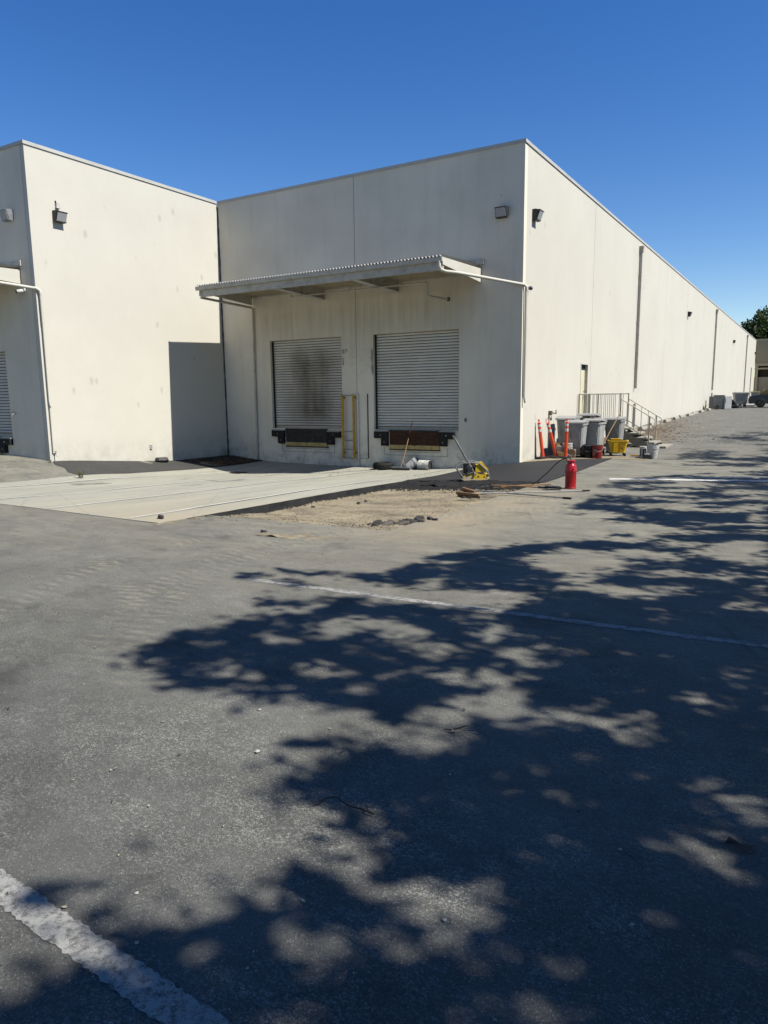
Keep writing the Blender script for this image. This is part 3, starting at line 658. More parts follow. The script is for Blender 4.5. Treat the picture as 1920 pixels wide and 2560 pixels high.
# pipe in the inner corner and below the canopies
def pipe(name, pts, r, mat='cream_trim', n=10, par=None): return MB().tube(pts, r, n).obj(name, mat, par if par else wh, True)
mb = MB(); zz_ = np.linspace(-.4, 8.6, 70); rn = random.Random(9)
for s_ in (0, 1): mb.tube([(WX+.012, -.012, z) for z in zz_[::1]], [.022+rn.uniform(0, .022) for z in zz_], 6) if s_ == 0 else None
mb.obj('corner_caulk', 'old_caulk', wh)
pipe('canopy_downpipe', [(-9.84, -.06, 5.05), (-9.86, -.06, 2.5), (-9.88, -.06, .1), (-9.9, -.09, -.22)], .038, 'canopy_paint')
pipe('wall_conduit', [(-5.545, -.04, 2.05), (-5.54, -.04, -.25), (-5.53, -.09, -.30)], .028, 'dock_wall', 8)
MB().box(-5.195, -5.165, -.02, -.003, -.04, 2.04).obj('guard_strip', 'rust_steel', wh); MB().box(-5.52, -5.196, -.008, -.002, -.05, -.035).obj('scored_line', 'stair_steel', wh)

# ================================================================== CANOPIES
def canopy(x0, x1, ywall, brackets, label, pipe_to, right_end=True):
    c = thing('dock_canopy', label, 'canopy', (0, ywall, 0))
    yf = -2.49; zf_, zb_ = 5.50, 5.60
    # corrugated roof sheets, each 0.9 m wide
    pit = .105; sw = pit*8; xx = x0
    while xx < x1-.05:
        xe = min(xx+sw, x1); n = max(6, int((xe-xx)/pit*12)); mb = MB(); vs = []
        X = np.linspace(xx, xe, n+1)
        for y, z in ((yf-.02, zf_), (-.02, zb_)):
            for q in X: vs.append((q, y, z+.022+.026*math.sin(2*PI*(q-x0)/pit)))
        for y, z in ((yf-.02, zf_), (-.02, zb_)):
            for q in X: vs.append((q, y, z+.018+.026*math.sin(2*PI*(q-x0)/pit)))
        N = n+1
        fs = [(i, i+1, N+i+1, N+i) for i in range(n)]+[(2*N+i+1, 2*N+i, 3*N+i, 3*N+i+1) for i in range(n)]+[(i+1, i, 2*N+i, 2*N+i+1) for i in range(n)]
        mb.add(vs, fs).obj('roof_sheet', 'galv_sheet', c, True); xx = xe
    MB().xprism([(yf-.06, zf_-.015), (yf-.045, zf_-.125), (yf+.01, zf_-.125), (yf+.02, zf_-.015)], 0, x0-.04, x1).obj('fascia', 'canopy_paint', c)
    MB().box(x0+.1, x1-.02, yf+.03, yf+.11, zf_-.33, zf_-.128).obj('edge_beam', 'canopy_paint', c)
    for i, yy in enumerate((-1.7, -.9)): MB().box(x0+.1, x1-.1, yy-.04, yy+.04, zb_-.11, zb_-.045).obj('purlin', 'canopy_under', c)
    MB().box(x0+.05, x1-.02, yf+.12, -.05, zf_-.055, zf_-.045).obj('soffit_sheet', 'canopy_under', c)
    MB().box(x0-.02, x1+.10, -.055, -.003, zb_+.04, zb_+.185).obj('wall_ledger', 'canopy_paint', c)
    MB().box(x0+.05, x1, -.05, -.003, zb_-.20, zb_-.05).obj('wall_angle', 'canopy_paint', c)
    for bx in brackets:
        b = MB().xprism([(yf+.115, zf_-.30), (yf+.115, zf_-.06), (-.03, zb_-.055), (-.03, zb_-.46)], 0, bx-.05, bx+.05).obj('bracket_beam', 'canopy_paint', c)
        MB().xprism([(yf+.118, zf_-.325), (yf+.118, zf_-.302), (-.032, zb_-.462), (-.032, zb_-.485)], 0, bx-.10, bx+.10).obj('lower_flange', 'white_paint', b)  # flange coloured pale for the light caught on its underside
        MB().box(bx-.09, bx+.09, -.028, -.002, zb_-.50, zb_-.06).obj('bearing_plate', 'canopy_paint', b)
        MB().box(bx-.16, bx-.10, -.05, -.004, zb_-.48, zb_-.44).obj('anchor_bolt', 'bare_steel', b)
    # end plate
    if right_end: MB().xprism([(yf+.0, zf_-.20), (yf+.0, zf_-.018), (-.03, zb_-.06), (-.03, zb_-.44)], 0, x1-.018, x1+.004).obj('end_plate', 'cream_trim', c)
    MB().xprism([(yf+.0, zf_-.20), (yf+.0, zf_-.018), (-.03, zb_-.06), (-.03, zb_-.44)], 0, x0+.10, x0+.12).obj('end_plate', 'canopy_paint', c)
    # gutter outlet pipe sloping to the building corner
    if pipe_to:
        px, py, pz = pipe_to
        MB().tube([(x1-.08, yf-.03, zf_-.11), (x1-.08, yf-.03, zf_-.24), (x1-.05, yf+.0, zf_-.33), (x1+.04, yf+.10, zf_-.37), (x1+.25, yf+.35, zf_-.385),
                   (px-.18, py-.18, pz+.035), (px-.05, py-.06, pz+.01), (px, py, pz-.05), (px+.005, py+.015, pz-.16)], .042, 12).obj('gutter_pipe', 'cream_trim', c, True)
    return c
mc = canopy(-10.0, -1.26, 0, (-6.88, -4.08), 'long cream canopy with corrugated roof over the two dock doors', (.075, .09, 4.98))
MB().tube([(-9.93, -2.42, 5.16), (-9.84, -.12, 5.06)], .04, 10).obj('gutter_pipe', 'canopy_paint', mc, True)
MB().tube([(-9.9, -2.45, 5.38), (-9.92, -2.44, 5.2)], .05, 8).obj('gutter_outlet', 'canopy_paint', mc, True)
canopy(-20.8, -11.96, DY, (-17.6, -14.8), 'cream canopy cut off by the left picture edge', (.075+WX, .075, 4.98))
pipe('corner_downpipe', [(.07, .10, 4.9), (.065, .12, 3.2), (.06, .12, 1.9), (.09, .14, 1.72)], .042)
pipe('corner_downpipe', [(WX+.08, DY+.085, 4.9), (WX+.075, DY+.09, 4.05)], .038, 'cream_wall'); pipe('corner_downpipe', [(WX+.07, DY+.09, 4.0), (WX+.06, DY+.09, 1.9), (WX+.09, DY+.1, 1.78)], .03, 'cream_wall')
MB().tube([(WX+.06, DY+.09, 1.8), (WX+.05, DY+.09, .5)], .02, 8).obj('corner_downpipe', 'cream_wall', wh, True)
sp = thing('sprinkler_pipe', 'thin sprinkler pipe hung under the dock canopy', 'pipe', (0, 0, 0))
MB().tube([(-7.22, -1.2, 5.16), (-7.22, -1.2, 5.10), (-2.42, -1.2, 5.115), (-2.37, -1.2, 5.08), (-2.37, -1.2, 4.77), (-2.36, -1.1, 4.755), (-2.3, -.03, 4.77)], .027, 8).obj('pipe_run', 'canopy_paint', sp, True)
for x in (-6.8, -4.6, -2.9): MB().tube([(x, -1.2, 5.10), (x, -1.2, 5.46)], .006, 6).obj('hanger_rod', 'bare_steel', sp)
for x in (-6.8, -5.0, -3.2): MB().lathe([(.012, 0), (.012, .05), (.03, .052), (.03, .058)], (x, -1.2, 5.12), 8).obj('sprinkler_head', 'bare_steel', sp)
MB().lathe([(.06, 0), (.05, .02)], (-2.3, -.002, 4.77), 10, (0, -1, 0)).obj('wall_flange', 'rust_steel', sp)

# ================================================================== YELLOW LADDER
ld = thing('dock_ladder', 'yellow steel dock ladder fixed to the wall between the roller doors', 'ladder', (0, 0, 0))
for x in (-6.09, -5.66):
    MB().box(x-.035, x+.035, -.14, -.11, -.06, 2.03).box(x-.035, x-.005, -.11, -.045, -.06, 2.03).obj('side_rail', 'safety_yellow', ld)
    for z in (.1, 1.9): MB().box(x-.03, x+.03, -.045, -.002, z, z+.06).obj('wall_bracket', 'safety_yellow', ld)
for z in (-.045, .24, .54, .83, 2.0): MB().tube([(-6.07, -.12, z), (-5.68, -.12, z)], .013, 8).obj('rung', 'pole_grey', ld)

# ================================================================== WALL LIGHTS, CAMERAS, SMALL FITTINGS
def floodlight(loc, rz, label, body='lamp_bronze', far=False):
    f = thing('floodlight', label, 'light', loc, rz, 'wall pack floodlights'); f.scale = (.85, .9, .85)
    # local: wall at y=0, light sticks out to -y
    MB().xprism([(0, -.14), (0, .16), (-.10, .17), (-.24, .13), (-.14, -.17), (-.06, -.19)], 0, -.19, .19).obj('housing', body, f)
    MB().box(-.17, .17, -.006, .018, -.16, .18).obj('back_plate', body, f)
    ln = MB().xprism([(-.262, .115), (-.252, .128), (-.152, -.165), (-.165, -.172)], 0, -.165, .165).obj('lens', 'lamp_glass', f)
    if not far:
        MB().xprism([(-.27, .128), (-.235, .145), (-.225, .115), (-.262, .10)], 0, -.195, .195).obj('visor', body, f)
        MB().xprism([(-.175, -.165), (-.14, -.18), (-.13, -.15), (-.165, -.14)], 0, -.195, .195).obj('lower_trim', body, f)
    return f
floodlight((-.62, 0, 6.98), 0, 'weathered floodlight on the shaded dock wall beside the main corner'); floodlight((0, .80, 6.98), PI/2, 'dark floodlight on the sunlit long wall just round the corner')
floodlight((-12.2, DY, 7.0), 0, 'pale grey floodlight above the left canopy at the picture edge', 'lamp_grey'); floodlight((WX, -6.38, 7.02), PI/2, 'dark floodlight with a white sensor above it on the left sunlit wall')
floodlight((0, 29.5, 6.85), PI/2, 'small dark floodlight between the first two downspouts of the long wall', far=True); floodlight((0, 58, 6.85), PI/2, 'tiny dark floodlight between the last two downspouts of the long wall', far=True)
floodlight((0, 86.2, 7.05), PI/2, 'tiny floodlight at the far end of the long wall', far=True)
se = thing('motion_sensor', 'small white sensor box above the floodlight on the left sunlit wall', 'sensor', (WX, -6.38, 7.24), PI/2)
MB().frustum((0, -.05), (.12, .08), (.10, .06), 0, .14, .01).obj('sensor_body', 'white_plastic', se); MB().box(-.055, -.03, -.04, -.002, .14, .20).obj('mount', 'lamp_bronze', se)
def camera_dome(loc, rz, label):
    c = thing('security_camera', label, 'camera', loc, rz)
    MB().lathe([(.06, 0), (.065, .03), (.06, .06)], (0, 0, 0), 14, (0, -1, 0)).obj('mount', 'white_plastic', c, True)
    MB().lathe([(.045, 0), (.055, .03), (.055, .14), (.05, .16)], (0, -.06, -.02), 14, (-.5, -1, -.25)).obj('camera_body', 'white_plastic', c, True)
    MB().lathe([(.05, 0), (.045, .02), (.02, .035)], (-.074, -.205, -.058), 14, (-.5, -1, -.25)).obj('lens', 'dark_glass', c, True)
camera_dome((-11.82, DY, 4.98), 0, 'white bullet security camera below the left canopy pipe')
cc = thing('security_camera', 'black dome camera beside the white pipe elbow on the main corner', 'camera', (.0, .40, 4.94), PI/2)
MB().lathe([(.06, 0), (.06, .04), (.05, .06)], (0, 0, .02), 12, (0, -1, 0)).obj('mount', 'white_plastic', cc, True); MB().lathe([(.055, 0), (.058, .03), (.045, .07), (.015, .09)], (0, -.06, .0), 12, (0, -1, -.4)).obj('dome', 'dark_glass', cc, True)
ot = thing('wall_outlet', 'white outlet box low on the left sunlit wall above the black case', 'outlet', (WX, -3.61, .42), PI/2)
MB().cbox((0, -.02, 0), (.09, .04, .14), 0, .0).obj('outlet_box', 'white_plastic', ot)
for z in (-.032, .028): MB().box(-.018, .018, -.043, -.041, z-.015, z+.015).obj('socket', 'seal_dark', ot)
def hose_bib(loc, rz, label):
    b = thing('hose_tap', label, 'tap', loc, rz)
    MB().tube([(0, 0, 0), (0, -.08, 0), (0, -.12, -.03), (0, -.13, -.08)], .014, 8).obj('tap_body', 'bare_steel', b, True); MB().lathe([(.035, 0), (.035, .012)], (0, -.07, .045), 10).tube([(0, -.07, 0), (0, -.07, .05)], .007, 6).obj('tap_handle', 'rust_steel', b)
hose_bib((WX, -7.1, .45), PI/2, 'small tap at the foot of the left building corner'); hose_bib((-12.79, DY, 1.58), 0, 'small valve on the shaded wall beside the left roller door')
cn = thing('wall_switch_box', 'bent grey bracket and conduit on the sunlit wall above the cones', 'fitting', (0, 2.55, 0), PI/2)
MB().tube([(0, -.03, .35), (0, -.03, 1.32)], .013, 8).obj('conduit', 'cream_wall', cn); MB().cbox((0, -.06, 1.37), (.09, .10, .14)).obj('switch_box', 'stair_steel', cn)
MB().tube([(.0, -.1, 1.4), (.08, -.14, 1.36), (.2, -.16, 1.38)], .02, 8).add([(.18, -.16, 1.33), (.34, -.16, 1.33), (.29, -.16, 1.47), (.18, -.13, 1.33), (.34, -.13, 1.33), (.29, -.13, 1.47)], [(0, 1, 2), (5, 4, 3), (0, 3, 4, 1), (1, 4, 5, 2), (2, 5, 3, 0)]).obj('bracket', 'stair_steel', cn)
el = thing('wall_outlet', 'small grey outlet plate on the dock wall right of the right roller door', 'outlet', (-1.72, 0, 1.22))
MB().cbox((0, -.01, 0), (.07, .02, .11)).obj('plate', 'stair_concrete', el); MB().box(-.015, .015, -.023, -.021, -.03, .03).obj('socket', 'seal_dark', el)

# ================================================================== STEPS
st = thing('entry_steps', 'concrete entry steps with cream steel railings below the personnel door', 'steps', (0, 0, 0))
SY0, SY1 = 5.68, 6.95
MB().box(.003, 1.52, SY0, SY1, .70, .885).obj('landing', 'stair_concrete', st)
for x in (.25, 1.4):
    for y in (SY0+.15, SY1-.15): MB().box(x-.05, x+.05, y-.05, y+.05, gzf(x, y)-.1, .698).obj('landing_post', 'stair_steel', st)
tz = [(1.53, .775), (1.80, .62), (2.07, .465), (2.34, .31)]
for x, z in tz: MB().box(x, x+.33, SY0+.02, SY1-.02, z-.055, z).obj('tread', 'stair_concrete', st)
for y in (SY0+.03, SY1-.11):
    MB().xprism([(1.521, .70), (1.521, .50), (2.28, .04), (2.72, .02), (2.72, .24), (2.60, .24)], 1, y, y+.08).obj('stringer', 'stair_steel', st)
pad = MB().box(2.60, 3.05, SY0-.02, SY1+.1, .02, .185).obj('foot_pad', 'stair_concrete', st)
for y in (SY0+.04, SY1-.04):
    MB().tube([(.06, y, 1.955), (1.50, y, 1.955)], .022, 8).obj('top_rail', 'rail_paint', st); MB().tube([(.06, y, 1.0), (1.50, y, 1.0)], .016, 8).obj('bottom_rail', 'rail_paint', st)
    for x in (.06, .42, 1.50): MB().box(x-.022, x+.022, y-.022, y+.022, .886, 1.975).obj('rail_post', 'rail_paint', st)
    bal = MB().box(-.008, .008, -.008, .008, 1.0, 1.95).mesh('baluster', 'rail_paint')
    for i in range(9): inst('baluster', bal, st, (.18+.135*i+(.05 if y > 6 else 0), y, 0))
    dx, dzr = 1.12, -.69
    MB().tube([(1.50, y, 1.78), (2.62, y, 1.10), (2.66, y, 1.05), (2.66, y, .86)], .020, 8).obj('handrail', 'rail_paint', st, True)
    MB().tube([(1.50, y, 1.0), (2.47, y, .42)], .014, 8).obj('lower_handrail', 'rail_paint', st)
    MB().box(2.45, 2.495, y-.022, y+.022, .31, 1.19).obj('rail_post', 'rail_paint', st)
    for x in (1.72, 1.96, 2.2):
        zt = 1.78-(x-1.5)*.607; MB().box(x-.008, x+.008, y-.008, y+.008, zt-.76, zt).obj('baluster', 'rail_paint', st)

# ================================================================== WHEELIE BINS
def wheelie_bin(loc, rz, label, body='bin_grey', h=1.02, wd=.54, dp=.62, lid=0.0, lidmat='bin_lid', group='wheeled rubbish bins', cat='bin'):
    """front faces -y, hinge and wheels on +y"""
    b = thing('wheelie_bin', label, cat, loc, rz, group)
    MB().frustum((0, -.02), (wd*.80, dp*.74), (wd, dp), .055, h-.06, .05, 0, (0, -.02)).obj('body', body, b)
    MB().cbox((0, -.04, h-.03), (wd+.05, dp+.05, .055), 0, .05).obj('rim', body, b)
    for s in (-1, 1): MB().box(s*(wd*.27)-.012, s*(wd*.27)+.012, -dp*.44-.07, -dp*.44-.05, h*.55, h-.065).obj('rib', body, b)
    l = MB(); c_, s_ = math.cos(lid), math.sin(lid); hy = dp/2-.02
    prof = [(0, 0), (0, .03), (-dp*.25, .075), (-dp*.7, .07), (-dp-.05, .015), (-dp-.07, -.03), (-dp-.05, -.03), (-dp-.03, 0)]
    prof = [(hy+p*c_+q*s_, h+.005-p*s_+q*c_) for p, q in prof]
    l.xprism(prof, 0, -wd/2-.035, wd/2+.035).obj('lid', lidmat, b)
    MB().tube([(-wd*.4, dp/2-.04, h-.02), (-wd*.4, dp/2+.07, h+.01), (wd*.4, dp/2+.07, h+.01), (wd*.4, dp/2-.04, h-.02)], .016, 8).obj('handle', body, b)
    for s in (-1, 1):
        wl = MB().lathe([(.03, -.025), (.085, -.025), (.1, -.012), (.1, .012), (.085, .025), (.03, .025)], (s*(wd*.42+.03), dp*.33, .1), 14, (1, 0, 0)).obj('wheel', 'rubber', b)
        MB().lathe([(.045, -.028), (.045, .028)], (s*(wd*.42+.03), dp*.33, .1), 10, (1, 0, 0)).obj('hub', 'bin_lid', wl)
    MB().tube([(-wd*.42, dp*.33, .1), (wd*.42, dp*.33, .1)], .012, 6).obj('axle', 'bare_steel', b)
    return b
wheelie_bin(g(1.0, 2.28), .08, 'grey wheeled bin nearest the corner with black wheels, behind the upright orange post', 'bin_pale', 1.02, .52, .68, .05)
wheelie_bin(g(1.36, 3.02), -.06, 'pale wheeled bin tucked behind the nearest bin, its lid ajar', 'bin_pale', 1.02, .5, .62, .10)
wheelie_bin(g(.52, 2.95), .03, 'taller grey wheeled bin standing close to the sunlit wall', 'bin_pale', 1.13, .56, .66, .0)
wheelie_bin(g(.95, 3.85), -.02, 'wheeled bin at the back of the cluster, in front of the steps', 'bin_grey', 1.12, .55, .66, .12)
wheelie_bin(g(1.76, 3.92), .03, 'grey wheeled bin beside the steps behind the yellow mop bucket', 'bin_grey', 1.06, .52, .66, .04)
# ================================================================== DELINEATOR POSTS
def delineator(loc, tilt, rz, label, loop=False):
    d = thing('delineator_post', label, 'traffic post', loc, rz, 'orange delineator posts')
    bs = MB().lathe([(.20, 0), (.20, .035), (.17, .055), (.07, .065)], (0, 0, 0), 10).obj('base', 'rubber', d)
    ax = V(math.sin(tilt), 0, math.cos(tilt))
    P = lambda h: tuple(ax*h+V(0, 0, .04))
    MB().lathe([(.062, .02), (.055, .10), (.050, .74), (.050, .745), (.054, .75), (.054, .775)], (0, 0, .04), 16, ax).obj('tube', 'orange_plastic', d, True)
    MB().lathe([(.0515, .775), (.0505, .87)], (0, 0, .04), 16, ax, caps=False).obj('reflective_band', 'reflective_band', d, True)
    MB().lathe([(.052, .87), (.052, .93)], (0, 0, .04), 16, ax, caps=False).obj('collar', 'orange_plastic', d, True)
    MB().lathe([(.0505, .93), (.0495, 1.01)], (0, 0, .04), 16, ax, caps=False).obj('reflective_band', 'reflective_band', d, True)
    MB().lathe([(.052, 1.01), (.052, 1.05), (.036, 1.065), (.018, 1.075)], (0, 0, .04), 16, ax).obj('cap', 'orange_plastic', d, True)
    if loop:
        u = np.cross(ax, V(0, 1, 0)); pts = []
        for th in np.linspace(0, 2*PI, 13): pts.append(tuple(ax*(1.125+.075*math.cos(th))+u*.042*math.sin(th)+V(0, 0, .04)))
        MB().tube(pts, .011, 6).obj('loop_handle', 'orange_plastic', d, True)
    else:
        MB().lathe([(.014, 1.07), (.014, 1.11), (.034, 1.125), (.034, 1.145), (.014, 1.16)], (0, 0, .04), 12, ax).obj('knob', 'orange_plastic', d, True)
delineator(g(.24, 1.36), -.13, .35, 'orange post with a knob leaning on the wall by the corner, leftmost of three'); delineator(g(.62, 1.50), -.27, .45, 'orange post with an open loop handle, tilted, middle of three', True)
delineator(g(.90, 1.50), .012, 0, 'upright orange post with a knob, rightmost of three, before the grey bin')
# ================================================================== BUCKETS AND BITS BY THE BINS
def bucket(loc, rot, label, mat='white_plastic', r=.15, h=.37, group=None, cat='bucket', open_=True, bands=3, inner='seal_dark', name='bucket'):
    b = thing(name, label, cat, loc, 0, group, rot)
    prof = [(r*.86, 0), (r*.88, .01), (r*.97, h*.72)]
    for i in range(bands): z = h*(.74+.08*i); prof += [(r*1.05, z), (r*1.05, z+h*.02), (r*.985, z+h*.03), (r*.985, z+h*.07)]
    prof += [(r*1.03, h*.985), (r*1.03, h)]
    MB().lathe(prof, (0, 0, 0), 22).obj('shell', mat, b, True)
    if open_: MB().lathe([(r*.97, h+.0015), (0.01, h+.0016)], (0, 0, 0), 20, caps=False).obj('opening', inner, b)
    else: MB().lathe([(r*1.07, h-.012), (r*1.07, h+.012), (r*.98, h+.016), (r*.3, h+.016)], (0, 0, 0), 20).obj('lid', mat, b, True)
    pts = [(r*1.04*math.cos(t), r*1.04*math.sin(t)*.35-.35*r*math.sin(t), h*.86-.55*r*math.sin(t)) for t in np.linspace(0, PI, 10)]
    pts = [(a, -abs(math.sin(t))*r*1.12, h*.86-.75*r*math.sin(t)) for (a, _, _), t in zip(pts, np.linspace(0, PI, 10))]
    MB().tube(pts, .004, 5).obj('bail_handle', 'bare_steel', b)
    return b
rb = bucket(g(1.72, 1.93), (0, 0, .6), 'dark red bucket with slanting white lettering marks and a stick in it', 'red_plastic', .165, .40)
mk = MB(); rn = random.Random(3)
for row in range(4):
    for i in range(7):
        th = -PI/2-.6+.13*i+rn.uniform(-.01, .01)-.6; z0 = .07+.055*row+.018*i; r_ = .1555+.012*(z0/.4)
        a = [(r_*math.cos(t), r_*math.sin(t), z) for t, z in ((th, z0), (th+.05, z0+.008), (th+.10, z0+.045), (th+.05, z0+.037))]
        mk.add(a, [(0, 1, 2, 3)])
mk.obj('slanted_lettering', 'reflective_band', rb)
stk = thing('wooden_stick', 'long pale wooden stick rising out of the red bucket', 'stick', (0, 0, 0)); MB().tube([g(1.76, 1.93, .12), (2.0, 2.3, .85), (2.22, 2.62, 1.40)], .016, 8).obj('shaft', 'pale_wood', stk, True)
bucket(g(1.47, 1.93), (0, 0, 0), 'black plastic bucket standing left of the red bucket', 'bag_black', .15, .37)
bucket(g(.60, 1.95), (0, 0, .4), 'white paint bucket between the two left orange posts', 'white_plastic', .16, .33, open_=False)
wb = bucket(g(.83, 1.93), (0, 0, 0), 'tall white bucket with red print behind the tilted orange post', 'white_plastic', .15, .42, open_=False)
mk = MB()
for i in range(5): mk.add([(.153*math.cos(t), .153*math.sin(t), z) for t, z in ((-2.5, .10+.045*i), (-1.9, .10+.045*i), (-1.9, .125+.045*i), (-2.5, .125+.045*i))], [(0, 1, 2, 3)])
mk.obj('red_print', 'red_plastic', wb)
def carton(loc, rz, d, label, tilt=(0, 0)):
    c = thing('cardboard_box', label, 'box', loc, 0, None, (tilt[0], tilt[1], rz))
    MB().cbox((0, 0, d[2]/2), d).obj('box_body', 'cardboard', c)
    for s in (-1, 1): MB().add([(s*d[0]/2, -d[1]/2, d[2]+.001), (s*d[0]/2, d[1]/2, d[2]+.001), (s*(d[0]/2+.06), d[1]/2, d[2]+.09), (s*(d[0]/2+.06), -d[1]/2, d[2]+.09)], [(0, 1, 2, 3)]).obj('flap', 'cardboard', c)
carton(g(.68, 1.72), .3, (.20, .16, .17), 'small brown cardboard box on the ground between the left orange posts'); carton((.60, 1.95, gzf(.6, 1.95)+.345), .5, (.30, .2, .08), 'flat torn cardboard box lying on the white paint bucket')
carton(g(1.02, 1.80), .1, (.17, .17, .26), 'dark brown box just left of the upright orange post')
# black bag shape put in for the shadow beside the nearest bin
def blob(name, label, cat, c, rad, mat, seed, sq=.75):
    rn = np.random.default_rng(seed); n, m_ = 14, 9; vs = []
    for i in range(m_):
        ph = PI*i/(m_-1)
        for j in range(n):
            th = 2*PI*j/n; q = 1+.16*math.sin(3*th+seed+ph*2)+.1*math.sin(5*th-ph*4+seed)+rn.uniform(-.07, .07)
            vs.append((rad[0]*q*math.sin(ph)*math.cos(th), rad[1]*q*math.sin(ph)*math.sin(th), max(0, rad[2]*(math.cos(ph)*q*sq+.72))))
    mb = MB().add(vs, [(i*n+j, i*n+(j+1) % n, (i+1)*n+(j+1) % n, (i+1)*n+j) for i in range(m_-1) for j in range(n)])
    o = mb.obj(name, mat, None, True, c); return tag(o, label, cat)
blob('bag_shape', 'black bag shape standing in for the shadow between the nearest bin and the red bucket', 'bag', g(1.36, 1.98), (.17, .2, .26), 'bag_black', 4)
# mop bucket
mpb = thing('mop_bucket', 'yellow wheeled mop bucket before the grey bin', 'mop bucket', g(2.08, 3.0), .35)
MB().frustum((0, 0), (.40, .26), (.56, .36), .10, .46, .04).obj('tub', 'mop_yellow', mpb); MB().cbox((0, 0, .47), (.60, .40, .03), 0, .05).obj('rim', 'mop_yellow', mpb); MB().cbox((0, 0, .487), (.50, .30, .004), 0, .03).obj('inside', 'black_steel', mpb)
MB().frustum((-.06, .0), (.2, .2), (.34, .30), .485, .53, .03).obj('wringer', 'mop_yellow', mpb); MB().frustum((-.08, -.165), (.13, .02), (.13, .02), .13, .42, 0, 0, (0, -.03)).obj('front_boss', 'mop_yellow', mpb)
lb = MB().frustum((.10, -.158), (.10, .008), (.10, .008), .18, .40, 0, 0, (0, -.03)).obj('warning_label', 'safety_yellow', mpb); MB().frustum((.10, -.181), (.08, .004), (.08, .004), .355, .385, 0, 0, (0, -.003)).obj('label_head', 'red_plastic', lb)
MB().xprism([(.075, .23), (.125, .23), (.10, .29)], 1, -.190, -.184).obj('label_pictogram', 'seal_dark', lb)
for x in (-.2, .2):
    for y in (-.12, .12):
        cs = MB().lathe([(.02, -.018), (.05, -.018), (.05, .018), (.02, .018)], (x, y, .05), 12, (1, .3, 0)).obj('caster', 'rubber', mpb); MB().box(x-.02, x+.02, y-.02, y+.02, .07, .105).obj('caster_fork', 'bare_steel', cs)
bucket(g(3.16, 2.62), (.05, .08, .3), 'scuffed white bucket standing alone beyond the red tank', 'white_plastic', .17, .42)
bsh = thing('scrub_brush', 'small black brush leaning against the lone white bucket', 'brush', g(3.10, 2.36), .2)
MB().frustum((0, 0), (.28, .10), (.18, .06), 0, .13, .02).obj('bristles', 'rubber', bsh); MB().cbox((-.02, 0, .15), (.14, .05, .04), 0, .01).obj('brush_back', 'white_plastic', bsh)
cnb = thing('paint_can', 'white can with black stripes beside the lone white bucket', 'can', g(2.88, 2.78))
MB().lathe([(.10, 0), (.10, .32), (.105, .325), (.105, .34)], (0, 0, 0), 18).obj('can_body', 'white_plastic', cnb, True)
for t in (-2.3, -1.45, -.6): MB().add([(.1015*math.cos(a), .1015*math.sin(a), z) for a, z in ((t, .05), (t+.18, .05), (t+.36, .05), (t+.36, .27), (t+.18, .27), (t, .27))], [(0, 1, 4, 5), (1, 2, 3, 4)]).obj('stripe', 'black_steel', cnb)
yt = thing('yellow_tool', 'yellow hand tool lying on the ground left of the striped can', 'tool', g(2.68, 2.98, .005), .2)
MB().box(-.20, .02, -.025, .025, .01, .05).obj('handle', 'safety_yellow', yt); MB().box(.02, .18, -.06, .06, .01, .04).obj('jaw', 'engine_black', yt)
# ================================================================== RED TANK SPRAYER
tk = thing('tank_sprayer', 'red metal tank sprayer with a ring handle on the old asphalt', 'sprayer', g(3.02, -5.18), .2)
MB().lathe([(.112, 0), (.118, .008), (.118, .03), (.112, .036), (.112, .36), (.118, .37), (.118, .39), (.112, .40), (.112, .46), (.10, .50), (.075, .525), (.07, .56)], (0, 0, 0), 28).obj('tank', 'tank_red', tk, True)
MB().lathe([(.085, .56), (.088, .565), (.088, .59), (.07, .60)], (0, 0, 0), 24).obj('collar', 'tank_red', tk, True)
MB().lathe([(.03, .60), (.028, .63), (.012, .64), (.010, .69)], (0, 0, 0), 12).obj('pump_rod', 'bare_steel', tk, True)
pts = [(.085*math.sin(t), 0, .755-.068*math.cos(t)) for t in np.linspace(0, 2*PI, 17)]
MB().tube(pts, .010, 6).obj('ring_handle', 'pole_grey', tk, True); MB().tube([(.06, -.09, .44), (.075, -.135, .41), (.07, -.14, .36)], .01, 6).obj('valve_lever', 'tank_red', tk, True)
MB().add([(.1135*math.cos(t), .1135*math.sin(t), z) for t, z in ((-2.75, .10), (-2.65, .10), (-2.65, .34), (-2.75, .34))], [(0, 1, 2, 3)]).obj('print_strip', 'reflective_band', tk)
hp = [(-.06, 0, .585), (-.12, .03, .62), (-.20, .06, .60), (-.32, .1, .50), (-.5, .16, .30), (-.72, .22, .10), (-.85, .26, .03), (-.95, .30, .02)]
MB().tube(hp, .010, 8).obj('hose', 'rubber', tk, True)
